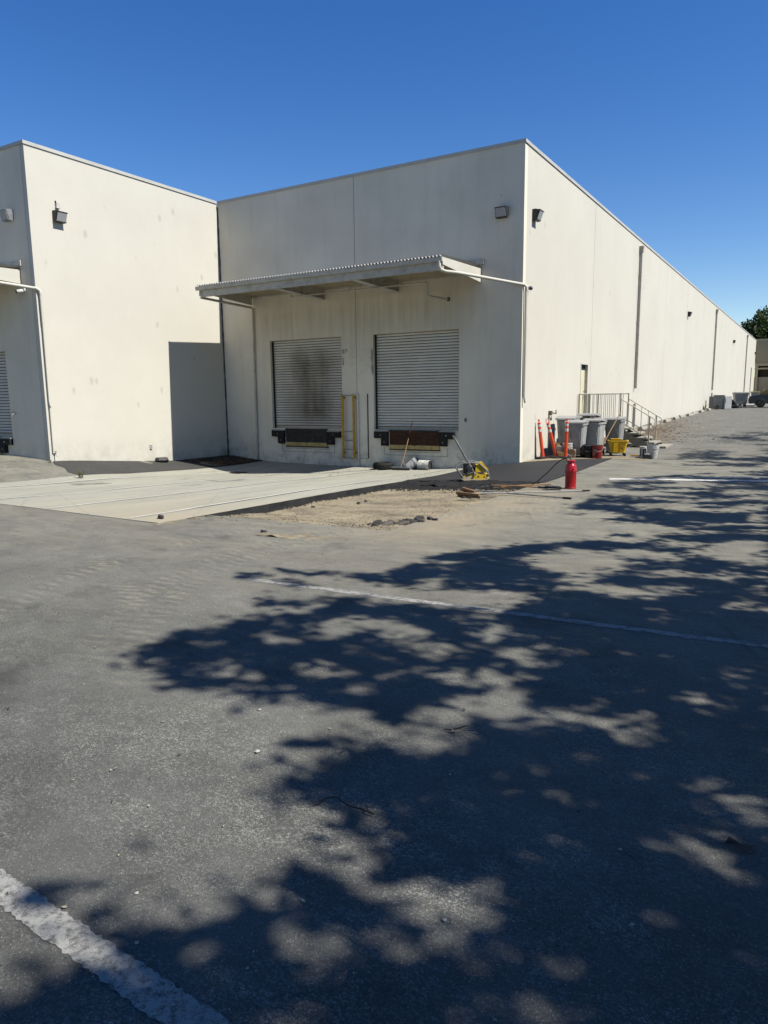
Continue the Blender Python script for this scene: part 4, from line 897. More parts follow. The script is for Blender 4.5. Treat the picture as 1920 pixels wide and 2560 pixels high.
# ================================================================== PLATE COMPACTOR
pc = thing('plate_compactor', 'yellow plate compactor with a raised handle standing on the fresh asphalt', 'compactor', g(.30, -3.93, .02), math.atan2(.515, .857))
MB().xprism([(-.33, .045), (-.26, .0), (.27, .0), (.36, .06), (.35, .075), (.26, .03), (-.25, .03), (-.32, .065)], 1, -.21, .21).obj('base_plate', 'compactor_dusty', pc)
MB().xprism([(-.27, .032), (.24, .032), (.33, .10), (.33, .15), (.20, .14), (.10, .15), (.02, .20), (-.10, .20), (-.14, .12), (-.27, .11)], 1, -.18, .18).obj('deck', 'compactor_yellow', pc)
MB().xprism([(-.27, .032), (-.05, .032), (-.05, .11), (-.27, .10)], 1, -.184, -.1805).obj('dust_patch', 'compactor_dusty', pc)
MB().xprism([(.02, .20), (.20, .205), (.24, .24), (.24, .27), (.13, .40), (.03, .37), (.01, .26)], 1, -.17, .12).obj('engine_cowl', 'compactor_yellow', pc); MB().xprism([(.12, .42), (.19, .43), (.33, .26), (.32, .23), (.26, .25)], 1, -.15, .15).obj('water_tank', 'compactor_yellow', pc)
eg = MB().cbox((-.13, 0, .27), (.26, .28, .22), 0, .03).cbox((-.14, 0, .40), (.2, .2, .06), 0, .02).obj('engine', 'engine_black', pc)
MB().lathe([(.10, 0), (.10, .05), (.07, .07)], (-.14, -.14, .28), 16, (0, -1, 0)).obj('recoil_starter', 'engine_black', eg); MB().tube([(-.22, -.15, .22), (-.15, -.21, .17), (-.06, -.2, .2)], .014, 6).obj('exhaust_pipe', 'bare_steel', eg, True)
MB().tube([(-.07, -.17, .12), (-.07, -.17, .26)], .012, 6).tube([(-.2, -.16, .30), (-.16, -.175, .34), (-.19, -.17, .38)], .008, 6).obj('cables', 'pole_grey', eg, True)
for s in (-1, 1): MB().tube([(-.27, s*.19, .05), (-.42, s*.19, .27), (-.41, s*.19, .36), (-.30, s*.19, .42), (.03, s*.19, .43), (.10, s*.19, .41), (.30, s*.19, .22), (.33, s*.19, .12)], .016, 8).obj('cage_bar', 'pole_grey', pc, True)
MB().tube([(-.15, -.19, .43), (-.15, .19, .43)], .014, 6).tube([(.02, -.05, .42), (.02, -.05, .50)], .012, 6).obj('lifting_bar', 'pole_grey', pc)
hd = MB()
for s in (-1, 1): hd.tube([(.0, s*.195, .15), (-.20, s*.19, .52), (-.50, s*.15, 1.05)], .017, 8)
hd.tube([(-.50, -.15, 1.05), (-.50, .15, 1.05)], .018, 8).tube([(-.3, -.17, .70), (-.3, .17, .70)], .012, 6); hd.obj('handle', 'bare_steel', pc, True)
for s in (-1, 1): MB().lathe([(.03, 0), (.03, .02)], (0, s*.2, .15), 10, (0, s, 0)).obj('pivot', 'bare_steel', pc)
MB().xprism([(.05, .075), (.11, .075), (.08, .125)], 1, -.1835, -.1805).xprism([(.20, .07), (.25, .075), (.245, .10), (.205, .095)], 1, -.1835, -.1805).obj('warning_mark', 'engine_black', pc)
MB().tube([(-.30, -.14, .40), (-.42, -.1, .62), (-.36, .02, .66)], .004, 5).obj('throttle_cable', 'engine_black', pc)
# ================================================================== HAND TOOLS ON THE GROUND
def rake(p0, p1, hz0, hz1, label, headw, headmat='old_wood', grip='rubber', zl=.04, yaw_off=0.0):
    """p0 = grip end, p1 = head centre (world)"""
    a, b = V(*g(*p0, hz0)), V(*g(*p1, hz1)); t = (b-a)/np.linalg.norm(b-a); ang = math.atan2(t[1], t[0])+PI/2+yaw_off
    r = thing('asphalt_brush', label, 'brush', tuple(b))
    L = lambda p: tuple(V(*p)-b)
    MB().tube([L(a), (0, 0, .0)], .014, 8).obj('handle', 'pole_grey', r); MB().tube([L(a), L(a+t*.16)], .019, 8).obj('grip', grip, r)
    ca, sa = math.cos(ang), math.sin(ang)
    hd = MB().cbox((0, 0, -.005), (headw, .06, .045), ang).obj('head_block', headmat, r)
    br = MB()
    for i in range(int(headw/.02)):
        for j in (-.016, .004, .02):
            u = -headw/2+.012+i*.02; cx, cy = u*ca-j*sa, u*sa+j*ca; br.tube([(cx, cy, -.02), (cx+random.uniform(-.006, .006)-sa*.02, cy+random.uniform(-.006, .006)+ca*.02, -.075)], .0045, 4, False)
    o = br.obj('bristles', 'rust_steel', r); o['kind'] = 'stuff'
    return r
rake((3.50, -5.50), (1.62, -7.20), .02, .085, 'metal-handled asphalt brush whose black grip points nearest the red tank', .55, yaw_off=.6); rake((3.50, -6.75), (1.38, -6.62), .02, .085, 'metal-handled asphalt brush lying lowest, grip end on the old asphalt', .62, yaw_off=.9)
def shovel(p0, p1, z0, z1, label, flip=1):
    a, b = V(*g(*p0, z0)), V(*g(*p1, z1)); t = (b-a)/np.linalg.norm(b-a); s_ = thing('shovel', label, 'shovel', tuple(b)); n = np.cross(t, V(0, 0, 1)); n /= np.linalg.norm(n); u = np.cross(n, t)
    MB().tube([tuple(a-b), tuple((a-b)*.5+V(0, 0, .01)), (0, 0, 0)], [.017, .016, .018], 8).obj('handle', 'old_wood', s_, True)
    prof = [(-.02, .03, .02), (.02, .10, .012), (.12, .125, .0), (.26, .12, -.015), (.31, .10, -.03)]; vs = []
    for d_, wd, h in prof:
        for q in (-1, -.5, 0, .5, 1): vs.append(tuple(t*d_+n*wd*q+u*(h*.5+.035*q*q)))
    for d_, wd, h in prof:
        for q in (-1, -.5, 0, .5, 1): vs.append(tuple(t*d_+n*wd*q+u*(h*.5+.035*q*q-.004)))
    N = 25; fs = [(i*5+j, i*5+j+1, (i+1)*5+j+1, (i+1)*5+j) for i in range(4) for j in range(4)]; fs += [tuple(N+q for q in f[::-1]) for f in fs]
    MB().add(vs, fs).obj('blade', 'engine_black', s_, True); MB().tube([tuple(-t*.16), tuple(t*.04)], .022, 8).obj('socket', 'engine_black', s_)
    return s_
shovel((2.44, -4.68), (1.60, -5.95), .03, .06, 'wooden-handled shovel with its blade in the loose asphalt'); shovel((1.55, -5.85), (2.62, -5.55), .10, .05, 'black-bladed shovel whose blade rests beside the red tank')
# ================================================================== AT THE DOCK WALL
tr = thing('tyre', 'worn black car tyre lying flat at the foot of the dock wall', 'tyre', g(-4.36, -.46), .3)
MB().lathe([(.19, .01), (.27, .0), (.30, .03), (.315, .08), (.315, .15), (.30, .2), (.27, .235), (.19, .225), (.175, .19), (.20, .12), (.175, .05), (.19, .01)], (0, 0, 0), 36, caps=False).obj('carcass', 'rubber', tr, True)
grv = MB()
for i in range(48):
    th = 2*PI*i/48; grv.cbox((.314*math.cos(th), .314*math.sin(th), .115), (.012, .026, .11), th)
grv.obj('tread_blocks', 'rubber', tr)
bucket((-3.60, -.20, gzf(-3.6, -.2)+.06), (0, R(55), .5), 'ribbed white bucket tipped over behind the push broom', 'white_plastic', .15, .36, bands=2); bk2 = bucket((-3.20, -.23, gzf(-3.2, -.23)+.155), (0, R(90), .05), 'ribbed white drum lying on its side at the foot of the dock wall', 'white_plastic', .15, .38, bands=0)
rg = MB()
for i in range(9): rg.lathe([(.138+.0015*i, .02+.036*i), (.154, .03+.036*i), (.138+.0015*i, .04+.036*i)], (0, 0, 0), 22, caps=False)
rg.obj('ribs', 'white_plastic', bk2, True)
pb = thing('push_broom', 'push broom with a red-brown handle leaning on the right dock', 'broom', g(-3.68, -.52)); base = V(*g(-3.68, -.52))
MB().cbox((0, 0, .09), (.62, .07, .035), .1, .01).obj('head_block', 'pole_grey', pb); MB().frustum((0, 0), (.60, .10), (.58, .06), 0, .072, 0, .1).obj('bristles', 'rubber', pb)
tp = V(-3.46, -.14, 1.16)-base
MB().tube([(0, 0, .10), tuple(tp*.3), tuple(tp*.66)], .0135, 8).obj('handle', 'pale_wood', pb, True); MB().tube([tuple(tp*.66), tuple(tp)], .0145, 8).obj('handle_sleeve', 'rust_steel', pb, True)
for s in (-1, 1): MB().tube([(s*.18, 0, .10), tuple(tp*.19)], .006, 6).obj('brace', 'pole_grey', pb)
cs = thing('plastic_case', 'small black plastic case on the asphalt below the left sunlit wall', 'case', g(-11.08, -3.42), 1.2)
MB().frustum((0, 0), (.36, .24), (.40, .28), .0, .075, .03).obj('lower_shell', 'bag_black', cs); MB().frustum((0, 0), (.40, .28), (.34, .22), .078, .16, .04).obj('upper_shell', 'engine_black', cs); MB().tube([(-.07, -.14, .08), (-.06, -.19, .08), (.06, -.19, .08), (.07, -.14, .08)], .009, 6).obj('handle', 'bag_black', cs)
# ================================================================== WHEEL STOPS AND THINGS FURTHER ALONG THE WALL
ws = MB().xprism([(-.08, 0), (.08, 0), (.055, .11), (.03, .13), (-.03, .13), (-.055, .11)], 1, -.92, .92)
wsm = ws.mesh('wheel_stop', 'stair_concrete')
names = ['first', 'second', 'third', 'fourth', 'fifth', 'sixth', 'seventh', 'eighth', 'ninth', 'tenth']
for i, y in enumerate((11.2, 13.9, 16.7, 19.6, 22.6, 25.2, 27.6, 30.2, 33.4, 36.4)):
    o = inst('wheel_stop', wsm, None, (.55+.08*math.sin(i*2.3), y+.9, gzf(.6, y+.9)+.005), (0, 0, .04*math.sin(i*5)))
    tag(o, 'concrete wheel stop by the long wall, %s from the steps' % names[i], 'wheel stop', 'concrete wheel stops along the wall')
def cabinet(x, y, d, label, mat, rz=0, tilt=0):
    c = thing('discarded_cabinet', label, 'cabinet', g(x, y), rz)
    MB().cbox((0, 0, d[2]/2), d).obj('cabinet_body', mat, c); MB().cbox((0, -d[1]/2-.02, d[2]/2), (d[0]-.04, .03, d[2]-.06)).obj('door_panel', mat, c); MB().box(-d[0]/2+.05, -d[0]/2+.07, -d[1]/2-.06, -d[1]/2-.037, d[2]*.5, d[2]*.8).obj('handle', 'pole_grey', c)
cabinet(.55, 40.6, (.62, .5, .92), 'grey discarded cabinet nearest the wall, left of the tall tub', 'appliance_grey'); cabinet(1.55, 39.4, (.5, .6, .95), 'white-edged discarded cabinet right of the tall tub', 'appliance_white', .5)
tb = thing('grey_tub', 'tall grey plastic tub between two discarded cabinets by the long wall', 'tub', g(1.05, 39.3)); MB().frustum((0, 0), (.55, .5), (.72, .62), 0, 1.0, .06).obj('tub_body', 'appliance_grey', tb); MB().cbox((0, 0, 1.02), (.78, .68, .05), 0, .06).obj('tub_rim', 'appliance_grey', tb)
fb = thing('skip_bin', 'pale four-wheeled bin standing before the parked dark car', 'bin', g(2.1, 44.0), .25)
MB().frustum((0, 0), (.78, .8), (1.05, 1.0), .20, 1.06, .05).obj('body', 'bin_pale', fb); MB().cbox((0, 0, 1.09), (1.12, 1.06, .06), 0, .05).obj('rim', 'bin_pale', fb); MB().frustum((0, 0), (1.1, 1.05), (.9, .9), 1.122, 1.18, .05).obj('lid', 'bin_grey', fb)
for x in (-.32, 0, .32):
    for y in (-.3, .3): MB().lathe([(.04, -.03), (.1, -.03), (.1, .03), (.04, .03)], (x, y, .1), 10, (1, .2, 0)).obj('caster', 'rubber', fb)
wheelie_bin(g(2.95, 46.5), .1, 'far wheeled bin with a green lid beside the parked dark car', 'bin_pale', 1.1, .6, .7, .0, 'weed_green')
blob('bag_shape', 'black rubbish bag on the ground left of the pale four-wheeled bin', 'bag', g(1.55, 42.6), (.36, .34, .42), 'bag_black', 9); blob('bag_shape', 'low black rubbish bag on the ground beside the far tub', 'bag', g(1.9, 41.2), (.45, .3, .16), 'bag_black', 12)
ft = thing('tyre', 'small dark tyre leaning on the wheel stop before the tall grey tub', 'tyre', g(1.0, 38.6, .16), 0, None, (R(75), 0, .3)); MB().lathe([(.1, -.05), (.16, -.06), (.17, 0), (.16, .06), (.1, .05)], (0, 0, 0), 16).obj('carcass', 'rubber', ft, True)
lg = tag(MB().tube([g(2.45, 44.6, .12), g(3.05, 44.75, .12)], .11, 10).obj('white_roll', 'appliance_white', None, True), 'white roll lying between the pale four-wheeled bin and the dark car', 'roll')
# parked car, side-on, mostly out of frame
car = thing('parked_car', 'black parked car cut off by the right picture edge near the far bins', 'car', g(4.95, 43.0), .06)
def car_body(prof, y0, y1, inset):
    mb = MB(); n = len(prof); vs = [(a, y0+(inset if b > .85 else 0), b) for a, b in prof]+[(a, y1-(inset if b > .85 else 0), b) for a, b in prof]
    return mb.add(vs, [tuple(range(n)), tuple(range(2*n-1, n-1, -1))]+[(i, n+i, n+(i+1) % n, (i+1) % n) for i in range(n)])
car_body([(-2.15, .30), (-2.2, .55), (-2.12, .86), (-1.5, .95), (-.7, 1.0), (1.6, .98), (2.1, .9), (2.18, .5), (2.1, .28)], -.88, .88, .06).obj('body', 'car_paint', car)
car_body([(-1.55, .955), (-1.0, 1.38), (-.3, 1.46), (.7, 1.44), (1.55, .985)], -.78, .78, .08).obj('cabin', 'dark_glass', car)
MB().box(-.95, .7, -.68, .68, 1.43, 1.475).obj('roof', 'car_paint', car); MB().xprism([(.2, .5), (2.0, .5), (2.0, .8), (.2, .82)], 1, -.905, -.885).obj('side_panel', 'car_blue', car)
for x in (-1.35, 1.35):
    for s in (-1, 1):
        wl = MB().lathe([(.2, -.1), (.3, -.1), (.33, -.07), (.33, .07), (.3, .1), (.2, .1)], (x, s*.82, .33), 18, (0, 1, 0)).obj('wheel', 'rubber', car); MB().lathe([(.21, -.09), (.21, .09)], (x, s*.83, .33), 14, (0, 1, 0)).obj('rim', 'bare_steel', wl)
for s in (-1, 1): MB().cbox((-2.14, s*.62, .68), (.1, .3, .14)).obj('headlight', 'lamp_glass', car)
# far annex building
an = thing('annex_building', 'tan building closing the far end of the lot', 'building', (0, 0, 0)); ay = BL+.05; z0 = 1.2
MB().box(.02, 30, ay, ay+12, 5.75, 8.7).obj('upper_wall', 'annex_wall', an); MB().box(-.0, 30.1, ay-.05, ay+12.1, 8.7, 8.92).obj('roof_edge', 'annex_trim', an)
MB().box(.02, 30, ay-.12, ay+.2, 5.45, 5.75).obj('canopy_band', 'annex_trim', an); MB().box(.02, 30, ay-.1, ay+.02, 5.0, 5.2).obj('lintel_band', 'annex_trim', an); MB().box(.02, 30, ay+.6, ay+.8, .5, 5.75).obj('recess_wall', 'annex_dark', an)
MB().box(.02, 30, ay+.2, ay+.3, .8, 4.0).obj('low_wall', 'annex_wall', an)
for x in (.12, 3.45, 6.8, 10.1): MB().box(x, x+.3, ay-.08, ay+.25, .8, 5.44).obj('column', 'annex_trim', an)
MB().box(1.2, 2.3, ay-.3, ay-.2, 1.9, 2.5).obj('notice_board', 'annex_trim', an)

# ================================================================== LOOSE MATERIAL
def np_mesh(name, verts, faces_n, mat, k):
    """verts (n*k,3): n polygons of k corners each"""
    me = bpy.data.meshes.new(name); nv = len(verts); nf = nv//k
    me.vertices.add(nv); me.vertices.foreach_set('co', np.asarray(verts, np.float32).ravel())
    me.loops.add(nv); me.loops.foreach_set('vertex_index', np.arange(nv, dtype=np.int32))
    me.polygons.add(nf); me.polygons.foreach_set('loop_start', np.arange(0, nv, k, dtype=np.int32)); me.polygons.foreach_set('loop_total', np.full(nf, k, np.int32))
    me.update(); me.materials.append(MATS[mat]); return me
def rocks(name, X, Y, Rr, mat, flat=.7, dz=0.0, zf=gz, seed=1):
    """many little eight-cornered stones as one mesh"""
    rn = np.random.default_rng(seed); n = len(X); Z = zf(X, Y)+dz
    oc = np.array([(1,0,0),(0,1,0),(-1,0,0),(0,-1,0),(0,0,1),(0,0,-1)], float); fs = np.array([(0,1,4),(1,2,4),(2,3,4),(3,0,4),(1,0,5),(2,1,5),(3,2,5),(0,3,5)])
    q = oc[None]*rn.uniform(.6, 1.2, (n, 6, 1))*Rr[:, None, None]; th = rn.uniform(0, 2*PI, n); c, s = np.cos(th)[:, None], np.sin(th)[:, None]
    P = np.stack([q[..., 0]*c-q[..., 1]*s+X[:, None], q[..., 0]*s+q[..., 1]*c+Y[:, None], q[..., 2]*flat+Z[:, None]+Rr[:, None]*flat*.45], -1)
    return np_mesh(name, P[:, fs].reshape(-1, 3), None, mat, 3)
def link(name, me): o = bpy.data.objects.new(name, me); COL.objects.link(o); return o
# black loose asphalt along the front of the patch and the foot of the apron edge
n = 14000; X = RNG.uniform(TX0+.02, TX1, n); fr = np.array([bot(x) for x in X]); Y = fr+.05-np.abs(RNG.normal(0, .42, n)); ok_ = (Y < fr+.12)
stuff(link('loose_asphalt', rocks('loose_asphalt', X[ok_], Y[ok_], RNG.uniform(.007, .022, ok_.sum()), 'gravel_black', .8, .0, lambda a, b: np.where(b > np.array([bot(q) for q in a]), gz(a, b)+.012, trench_z(a, b)+.03*np.exp(-((b+4.5)/.35)**2)))), 'band of loose black asphalt along the edge of the fresh patch', 'loose asphalt')
n = 5000; Y = RNG.uniform(-11.2, -4.2, n); X = TX0+.015+np.abs(RNG.normal(0, .09, n))
stuff(link('edge_crumbs', rocks('edge_crumbs', X, Y, RNG.uniform(.006, .02, n), 'gravel_black', .8, .0, trench_z, 2)), 'black crumbs along the broken edge of the concrete apron', 'crumbs')
n = 60; mb = MB(); ye = np.linspace(-11.5, -4.2, n); ze = gz(np.full(n, TX0), ye)
mb.add([(TX0+.008+.006*math.sin(a*13), a, b+.004) for a, b in zip(ye, ze)]+[(TX0+.04+.03*math.sin(a*5)+.02*math.sin(a*17), a, b-.13) for a, b in zip(ye, ze)], [(i+1, i, n+i, n+i+1) for i in range(n-1)])
struct(mb.obj('tarred_edge', 'tar'))
n = 3500; X = RNG.uniform(TX0, TX1, n); Y = RNG.uniform(-11.4, -4.6, n)
stuff(link('trench_gravel', rocks('trench_gravel', X, Y, RNG.uniform(.003, .008, n)*(1+2.0*(RNG.random(n) < .03)), 'pebble_sand', .7, -.002, trench_z, 3)), 'pale gravel scattered over the dirt trench', 'gravel')
n = 4200; X = RNG.uniform(TX0, TX1, n); Y = np.where(RNG.random(n) < .5, -11.5+np.abs(RNG.normal(0, .5, n)), RNG.uniform(-11.6, -4.6, n))
stuff(link('trench_crumbs', rocks('trench_crumbs', X, Y, RNG.uniform(.004, .013, n), 'gravel_black', .7, -.002, trench_z, 4)), 'dark crumbs scattered over the dirt trench', 'crumbs')
n = 1500; X = RNG.uniform(2.5, 9, n); Y = RNG.uniform(-19, -8, n); 
lotz = lambda a, b: gz(a, b)+.006*fbm(a, b, 1.1, 3)
stuff(link('lot_pebbles', rocks('lot_pebbles', X, Y, RNG.uniform(.0015, .004, n)*(1+1.5*(RNG.random(n) < .04)), 'pebble_pale', .7, 0, lotz, 5)), 'tiny pale pebbles over the lot', 'pebbles')
n = 260; X = RNG.normal(1.9, .28, n); Y = -10.15+.5*(X-1.9)+RNG.normal(0, .17, n); Y = np.where(X > 2.05, Y, Y); X = np.minimum(X, 2.04)
stuff(link('rubble_crumbs', rocks('rubble_crumbs', X, Y, RNG.uniform(.008, .03, n), 'chunk_asphalt', .7, 0, trench_z, 9)), 'dark crumbs around the rubble pile', 'crumbs')
n = 900; X = RNG.uniform(-9, 3, n); Y = RNG.uniform(-17, -9.5, n)
stuff(link('lot_crumbs', rocks('lot_crumbs', X, Y, RNG.uniform(.003, .009, n), 'chunk_asphalt', .7, 0, lotz, 6)), 'dark crumbs over the dusty lot', 'crumbs')
def chunk(x, y, r, hgt, seed, label, mat='chunk_asphalt', zf=trench_z, tilt=0, grp='broken asphalt chunks', name='asphalt_chunk'):
    rn = random.Random(seed); n = 7; ang = sorted(rn.uniform(0, 2*PI) for _ in range(n)); ang = [2*PI*i/n+rn.uniform(-.3, .3) for i in range(n)]
    ring = [(r*rn.uniform(.7, 1.1)*math.cos(a), r*rn.uniform(.4, .75)*math.sin(a)) for a in ang]
    vs = [(a*1.04, b*1.04, -.02+rn.uniform(-.01, .01)) for a, b in ring]+[(a*rn.uniform(.95, 1.05), b*rn.uniform(.95, 1.05), hgt*.9+rn.uniform(-.1, .1)*hgt) for a, b in ring]+[(a*.93, b*.93, hgt+rn.uniform(-.06, .06)*hgt) for a, b in ring]
    fs = [tuple(range(n-1, -1, -1)), tuple(range(2*n, 3*n))]+[(k_*n+i, k_*n+(i+1) % n, (k_+1)*n+(i+1) % n, (k_+1)*n+i) for k_ in range(2) for i in range(n)]
    o = MB().add(vs, fs).obj(name, mat, None, False, (x, y, float(zf(np.array(x), np.array(y)))+.01), (rn.uniform(-.35, .35)+tilt, rn.uniform(-.35, .35), rn.uniform(0, 6)))
    return tag(o, label, 'rubble', grp)
RB = [(1.50, -10.35, .15, .10, 'dark chunk at the left end of the rubble pile'), (1.66, -10.22, .12, .07, 'small dark chunk second from the left of the rubble pile'), (1.83, -10.05, .13, .09, 'tilted chunk in the middle back of the rubble pile'),
      (1.98, -9.86, .20, .16, 'largest square dark chunk on top of the rubble pile'), (2.13, -9.80, .11, .07, 'chunk at the right back of the rubble pile'), (1.93, -10.28, .17, .05, 'flat pale slab in the front middle of the rubble pile'),
      (2.12, -10.05, .13, .05, 'flat slab at the right end of the rubble pile'), (1.74, -10.48, .14, .05, 'flat chunk at the front of the rubble pile'), (1.60, -10.58, .09, .04, 'thin piece at the front left of the rubble pile'), (2.26, -9.86, .08, .05, 'small piece at the far right tip of the rubble pile'),
      (2.0, -10.14, .15, .12, 'upright broken slab in the centre of the rubble pile')]
for i, (x, y, r, h_, lb_) in enumerate(RB): chunk(x, y, r*.75, max(.025, h_*.4), 30+i, lb_, 'chunk_pale' if 'pale' in lb_ or i in (6, 7) else 'chunk_asphalt', trench_z if x < 2.08 else gz)
for i, (x, y, r, lb_) in enumerate([(-.50, -7.55, .07, 'lone dark clod in the dirt trench, farthest of three'), (-.42, -7.95, .09, 'lone dark clod in the dirt trench, largest of three'), (-.95, -8.75, .07, 'lone dark clod in the dirt trench near the apron edge'), (.55, -11.95, .07, 'dark clod on the dusty lot in front of the trench')]): chunk(x, y, r*.6, r*.35, 60+i, lb_, 'chunk_asphalt', trench_z if y > -11 else gz)
chunk(-1.80, -11.75, .07, .045, 71, 'single dark stone on the near corner of the concrete apron', 'chunk_asphalt', lambda a, b: gz(a, b)+.008, 0, None, 'loose_stone')
# leaf litter along the long wall, in the soil bed and on the lot
def litter(name, X, Y, size, mat, zf, seed, label, cat='leaves'):
    rn = np.random.default_rng(seed); n = len(X); th = rn.uniform(0, 2*PI, n); s = size*rn.uniform(.5, 1.3, n); Z = zf(X, Y)+.008
    q = np.array([(-1, 0), (-.2, -.45), (1, 0), (-.2, .45)]); c, sn = np.cos(th)[:, None], np.sin(th)[:, None]
    px, py = q[None, :, 0]*s[:, None], q[None, :, 1]*s[:, None]; h = rn.uniform(-.3, .5, (n, 4))*s[:, None]
    P = np.stack([px*c-py*sn+X[:, None], px*sn+py*c+Y[:, None], Z[:, None]+np.abs(h)*.6], -1)
    return stuff(link(name, np_mesh(name, P.reshape(-1, 3), None, mat, 4)), label, cat)
n = 4200; Y = 7.6+np.abs(RNG.normal(0, 6, n)); X = .15+np.abs(RNG.normal(0, 1.0, n))*np.clip(1.6-Y/30, .4, 1.6); litter('leaf_litter', X, Y, .06, 'dry_leaf', gz, 11, 'brown leaf litter drifted along the foot of the long wall')
n = 800; Y = RNG.uniform(6.5, 40, n); X = RNG.uniform(.5, 7.5, n); litter('scattered_leaves', X, Y, .05, 'straw', gz, 12, 'pale scattered leaves over the far parking stalls')
n = 700; Y = RNG.uniform(-2.3, -.1, n); X = RNG.uniform(-11.3, -9.65, n); litter('soil_leaves', X, Y, .05, 'dry_leaf', lambda a, b: gz(a, b)+.03, 13, 'dry leaves in the dark soil bed of the inner corner')
n = 160; Y = -2.35+RNG.normal(0, .09, n); X = RNG.uniform(-10.35, -9.75, n); litter('leaf_heap', X, Y, .045, 'straw', lambda a, b: gz(a, b)+.02, 14, 'pale heap of dry leaves at the edge of the soil bed')
n = 130; Y = RNG.uniform(-3.2, -.15, n); X = RNG.uniform(-9.4, -1.7, n); litter('dock_leaves', X, Y, .04, 'dry_leaf', lambda a, b: gz(a, b)+.01, 15, 'a few dry leaves blown onto the apron below the docks')
n = 170; Y = RNG.uniform(-18.5, -9, n); X = RNG.uniform(2.5, 8, n); litter('lot_leaves', X, Y, .012, 'straw', lotz, 16, 'small pale leaf bits on the shaded lot')
n = 120; Y = RNG.uniform(-18.6, -9, n); X = RNG.uniform(2.5, 8, n); litter('bark_bits', X, Y, .013, 'twig_bark', lotz, 17, 'dark bark bits on the near asphalt', 'bark')
def weed(x, y, n, h, label, seed):
    rn = random.Random(seed); w_ = thing('weed', label, 'weed', g(x, y)); mb = MB()
    for i in range(n):
        a = rn.uniform(0, 2*PI); l = h*rn.uniform(.5, 1.1); sp_ = rn.uniform(.2, .9); p = [(0.03*math.cos(a), .03*math.sin(a), 0), (sp_*l*.5*math.cos(a), sp_*l*.5*math.sin(a), l*.6), (sp_*l*math.cos(a), sp_*l*math.sin(a), l*.85)]
        mb.tube(p, [.006, .005, .002], 4)
        for j in range(4):
            t = rn.uniform(.4, 1); c_ = V(*p[1])*(1-t)+V(*p[2])*t; d = V(rn.uniform(-1, 1), rn.uniform(-1, 1), rn.uniform(-.2, .6))*.035; e = V(rn.uniform(-1, 1), rn.uniform(-1, 1), 0)*.015
            mb.add([tuple(c_), tuple(c_+d*.5+e), tuple(c_+d), tuple(c_+d*.5-e)], [(0, 1, 2, 3)])
    mb.obj('foliage', 'weed_green', w_)
weed(-9.2, -7.85, 26, .24, 'scrubby weed growing from the crack at the left apron edge', 1); weed(-11.1, -.35, 12, .4, 'dry weed in the soil at the inner corner of the building', 2); weed(-11.2, -7.35, 6, .12, 'tiny weed at the foot of the left building corner', 3); weed(.25, 37.6, 16, .5, 'straggly weed by the long wall left of the discarded cabinets', 4)
# twigs and scraps on the near asphalt
tw = thing('pine_twig', 'pine twig with splayed dry needles on the shaded asphalt', 'twig', g(5.72, -16.45, .010), .2); tw.scale = (.6, .6, .6)
MB().tube([(-.10, .02, .0), (-.03, .0, .012), (.02, .03, .02), (.10, .10, .035)], [.006, .007, .008, .003], 6).obj('stem', 'twig_bark', tw); MB().rock((-.02, 0, .01), .02, 3).obj('bud', 'straw', tw)
nd = MB()
for i in range(9): a = -1.2+.32*i; nd.tube([(0, 0, .008), (.11*math.cos(a), .11*math.sin(a), .018), (.2*math.cos(a+.1), .2*math.sin(a+.1), .006)], .0016, 4)
o = nd.obj('needles', 'straw', tw)
t2 = thing('curved_twig', 'thin curved dark twig at the edge of the shade', 'twig', g(5.62, -17.35, .006), .5); t2.scale = (.75, .75, .75)
MB().tube([(-.16, .03, 0), (-.12, .06, .02), (-.06, .06, .03), (.02, .0, .01), (.10, -.03, .008), (.17, -.07, .006)], [.004, .005, .004, .004, .005, .006], 6).tube([(.14, -.06, .01), (.12, .0, .02)], .003, 5).tube([(-.14, .05, .01), (-.19, .02, .0)], .004, 5).obj('stem', 'twig_bark', t2)
bl = tag(MB().add([(-.05, -.02, .012), (0, -.035, .02), (.05, -.01, .03), (.06, .03, .01), (.0, .02, .004), (-.04, .03, .02)], [(0, 1, 4, 5), (1, 2, 3, 4)]).obj('curled_leaf', 'twig_bark', None, False, g(7.12, -16.8, .006)), 'curled black leaf in a sunlit patch at the right edge', 'leaf')
pbl = [(4.95, -17.15, .016, 'pale round pebble on the sunlit asphalt'), (6.72, -17.05, .010, 'white pebble in the deep shade of the foreground'), (4.62, -16.75, .012, 'pale flat stone on the sunlit asphalt near the left edge'), (6.85, -17.45, .010, 'white pebble low in the shaded right foreground'), (4.3, -15.5, .012, 'small pale stone near the middle of the shade'), (6.3, -17.75, .009, 'tiny white pebble near the bottom edge')]
for i, (x, y, r, lb_) in enumerate(pbl): tag(MB().rock((0, 0, .2*r), r, 80+i, .8).obj('pebble', 'pebble_pale', None, False, g(x, y, .004)), lb_, 'pebble', 'single pale pebbles')
tag(MB().add([(-.06, -.04, 0), (.06, -.03, .01), (.05, .04, .03), (-.05, .05, .0)], [(0, 1, 2, 3)]).obj('brick_scrap', 'cardboard', None, False, g(7.0, -10.7, .02)), 'orange-brown scrap on the lot at the right edge', 'scrap')

